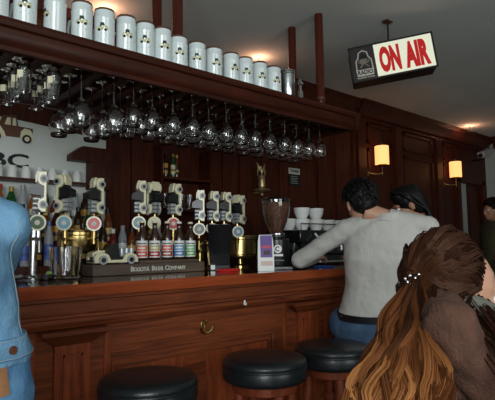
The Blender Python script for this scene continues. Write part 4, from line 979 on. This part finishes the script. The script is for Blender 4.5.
# ---- girl in the foreground
def wavy_hair(t, Mh, off):
    rnd = random.Random(21); rt = _r0; away = Vector((_f.x, _f.y, 0)).normalized()
    b = B(); b.M = Mh; b.ball((0,-.034,.032), (.080,.080,.084)); b.ball((0,-.055,-.01), (.072,.055,.07)); b.ball((.02,-.05,-.03), (.058,.06,.06))
    organic('hair_cap', b, M['hairdark'], t, .005, 4, off, .004, .03)
    cl = V(.040,-.110,.020); C0 = Mh @ cl; L = []; c = V(0,-.032,.032)
    def strand(pts, r, vals, tip=.3): n = len(pts)-1; L.append((pts, [r*(1-(1-tip)*(k_/n)**2) for k_ in range(n+1)], vals))
    # combed back from brow, crown and temple to the clip, in loose wavy locks that puff up over the crown
    for i in range(130):
        sx = 1 if rnd.random() < .82 else -1; th = rnd.uniform(-.1, 1.2); fy = rnd.uniform(-.07, .036)
        lift = rnd.uniform(1.0, 1.10); bow = rnd.uniform(-.012,.016); ph = rnd.uniform(0,6.28); am = rnd.uniform(.0,.035); fr = rnd.uniform(.7,1.5); e0 = V(rnd.uniform(-.018,.014),0,rnd.uniform(-.022,.018)); sh = rnd.uniform(0,.07)
        for q in range(14):
            t2 = th+rnd.uniform(-.09,.09); f2 = fy+rnd.uniform(-.007,.007); l2 = lift+rnd.uniform(-.02,.012)
            st = V(sx*.085*math.sin(t2*1.25), f2*(1 if t2 < .8 else .7), .032+.084*math.cos(t2*1.35)); e = cl + e0 + V(rnd.uniform(-.003,.003),0,rnd.uniform(-.003,.003)); pts = []
            for k_ in range(13):
                s = k_/12; p = st.lerp(e, s); d = p-c; d = V(d.x/.083, d.y/.086, d.z/.087).normalized()*(1+(l2-1)*math.sin(PI*min(1,.25+s*.85)))
                wv = am*math.sin(ph+fr*6.28*s)*math.sin(PI*s)
                pts.append(Mh @ (c+V(d.x*.083, d.y*.086, d.z*.087) + V(0,0,bow*math.sin(PI*s)) + V(wv*.25, 0, wv*.7)))
            strand(pts, .0014, [.02+sh+.2*(k_/12)**1.5 for k_ in range(13)], .8)
    # hair under the clip: from above the ear and the nape, sweeping back and down into the tail
    def lock(start, path, r0, nst, v0, v1, am, fr, sr=.0017):
        ph = rnd.uniform(0, 6.28); n = 22; base = []; tl = rnd.uniform(-.28, .12)
        for k_ in range(n+1):
            s = k_/n; p = path(s); w_ = am*min(1, s*3)
            base.append(start + p + rt*w_*math.sin(ph+fr*6.28*s) + away*w_*.8*math.cos(ph+fr*6.28*s))
        for q in range(nst):
            a = rnd.uniform(0, 6.28); rr_ = r0*math.sqrt(rnd.random()); tw = rnd.uniform(-1.5, 1.5); tv = rnd.uniform(-.07, .07)+tl; fl = rnd.uniform(.85, 1.0); m_ = int(n*fl)
            pts = []
            for k_ in range(m_+1):
                s = k_/n; rad = rr_*(.35+.65*math.sin(min(1, s*1.6)*PI/2))*(1-.55*s*s); aa = a+tw*s
                pts.append(base[k_] + rt*rad*math.cos(aa) + away*rad*math.sin(aa) + V(0,0,rad*.3*math.sin(aa*2)))
            strand(pts, sr, [max(0, v0+(v1-v0)*min(1, (k_/n)*1.1)+tv) for k_ in range(m_+1)], .25)
    for i in range(64):
        u = rnd.uniform(-1, 1); v_ = rnd.uniform(-1, 1); ln = rnd.uniform(.30, .46); bw = rnd.uniform(.7, 1.2)
        lock(C0 + rt*rnd.uniform(-.012,.016) + V(0,0,rnd.uniform(-.018,.010)) + away*v_*.008,
             lambda s, u=u, v_=v_, ln=ln, bw=bw: rt*(-.044*math.sin(PI*min(1, s*.9))*bw - .050*s + .064*u*min(1, s*2.0)) + away*(-.10*min(1,s*2.2)+.03*v_*min(1, s*2)) + V(0,0,-ln*s+.012*math.sin(PI*s)), .011, 30, .16, 1.05, rnd.uniform(.007,.015), rnd.uniform(1.8,3.0))
    for i in range(44):
        q = rnd.random(); st = Mh @ V(.074+.008*rnd.random(), -.10+.125*q, -.025+.045*rnd.random()); ln = rnd.uniform(.20, .40); dx = -.02-.085*q*rnd.uniform(.6,1.1)
        lock(st, lambda s, ln=ln, dx=dx: rt*(dx*math.sin(PI*.5*min(1,s*1.6))) - away*(.045*math.sin(PI*.5*min(1, s*2))) + V(0,0,-ln*s), .008, 22, .03, .45+.4*(1-q), rnd.uniform(.003,.008), rnd.uniform(1.2,2.2))
    # a few fine wisps over the shoulder and beside the cheek
    for i in range(16):
        st = Mh @ V(.076, rnd.uniform(-.06,.03), rnd.uniform(-.03,.02)); ln = rnd.uniform(.20,.34)
        lock(st, lambda s, ln=ln: rt*(.010*math.sin(3*s)) - away*(.27*min(1, s*1.8)) + V(0,0,-ln*s), .010, 5, .02, .12, .010, rnd.uniform(.6,1.3), .0009)
    lock_mesh('hair', L, M['girlhair'], t, off, 3)
    nC = (Mh.to_3x3() @ V(.75,-.6,.1)).normalized()
    for q in ((-.014,.0),(-.004,.006),(.006,.001),(.014,.008),(.002,-.008),(-.009,-.007)):
        part('hair_clip_bead', B().ball(C0 - off + nC*.012 + rt*q[0] + V(0,0,q[1]), .0042, None, 10), M['chrome'], t, label='silver bead of the hair clip')
def girl_extra(t, g, off, up, hw, sw):
    che = (g['lsho']+g['rsho'])/2; fwd = V(.754,-.657,0); R_ = V(-.657,-.754,0)
    b = B()
    b.tube([che+up*.05+R_*.05-fwd*.02, che+up*.055+R_*.07+fwd*.03, che+up*.03+R_*.085+fwd*.08, che-up*.03+R_*.09+fwd*.115, che-up*.14+R_*.07+fwd*.13], [.012,.018,.02,.02,.018], 14)
    0 and b.tube([che+up*.04+R_*.07-fwd*.06, che+up*.05-fwd*.09, che+up*.04-R_*.08-fwd*.05, che+up*.04-R_*.08+fwd*.06], [.016,.02,.02,.018], 14)
    organic('jacket_collar', b, M['collar'], t, .006, 4, off, .006, .03)
person('person', 'woman with long wavy brown hair held by a silver clip, brown jacket, in the foreground', (0.922, 0.595, 0), dict(
    pelvis=(0.922,0.595,0.611), lsho=(1.079,0.637,1.071), rsho=(0.880,0.452,1.088), lelb=(1.207,0.526,0.891), lwri=(1.381,0.375,0.871), relb=(0.957,0.346,0.871), rwri=(1.151,0.203,0.891), lfin=V(.7,-.6,0), rfin=V(.75,-.6,0),
    lhip=(0.975,0.655,0.581), rhip=(0.870,0.534,0.581), lkne=(1.292,0.379,0.551), rkne=(1.187,0.258,0.551), lank=(1.272,0.379,0.090), rank=(1.167,0.258,0.090), ltoe=(1.385,0.281,0.075), rtoe=(1.280,0.160,0.075), head=(1.018,0.508,1.130), hup=V(.08,-.07,1)),
    V(.80,-.60,-.18), M['jacket'], M['jeans'], M['skin'], wavy_hair, .84, female=True, extra=girl_extra, fine=.005, disp=.022)
ch = thing('dining_chair', 'low wooden chair the woman in the brown jacket sits on', 'chair', (0.922, 0.595, 0), R(-41))
b = B(); b.box(-.19, .19, -.19, .19, .425, .46); part('seat', b, M['stoolwood'], ch, .008)
for x in (-.17, .17):
    for y in (-.17, .17): b = B(); b.box(x-.018, x+.018, y-.018, y+.018, 0, .425); part('leg', b, M['stoolwood'], ch, .004)
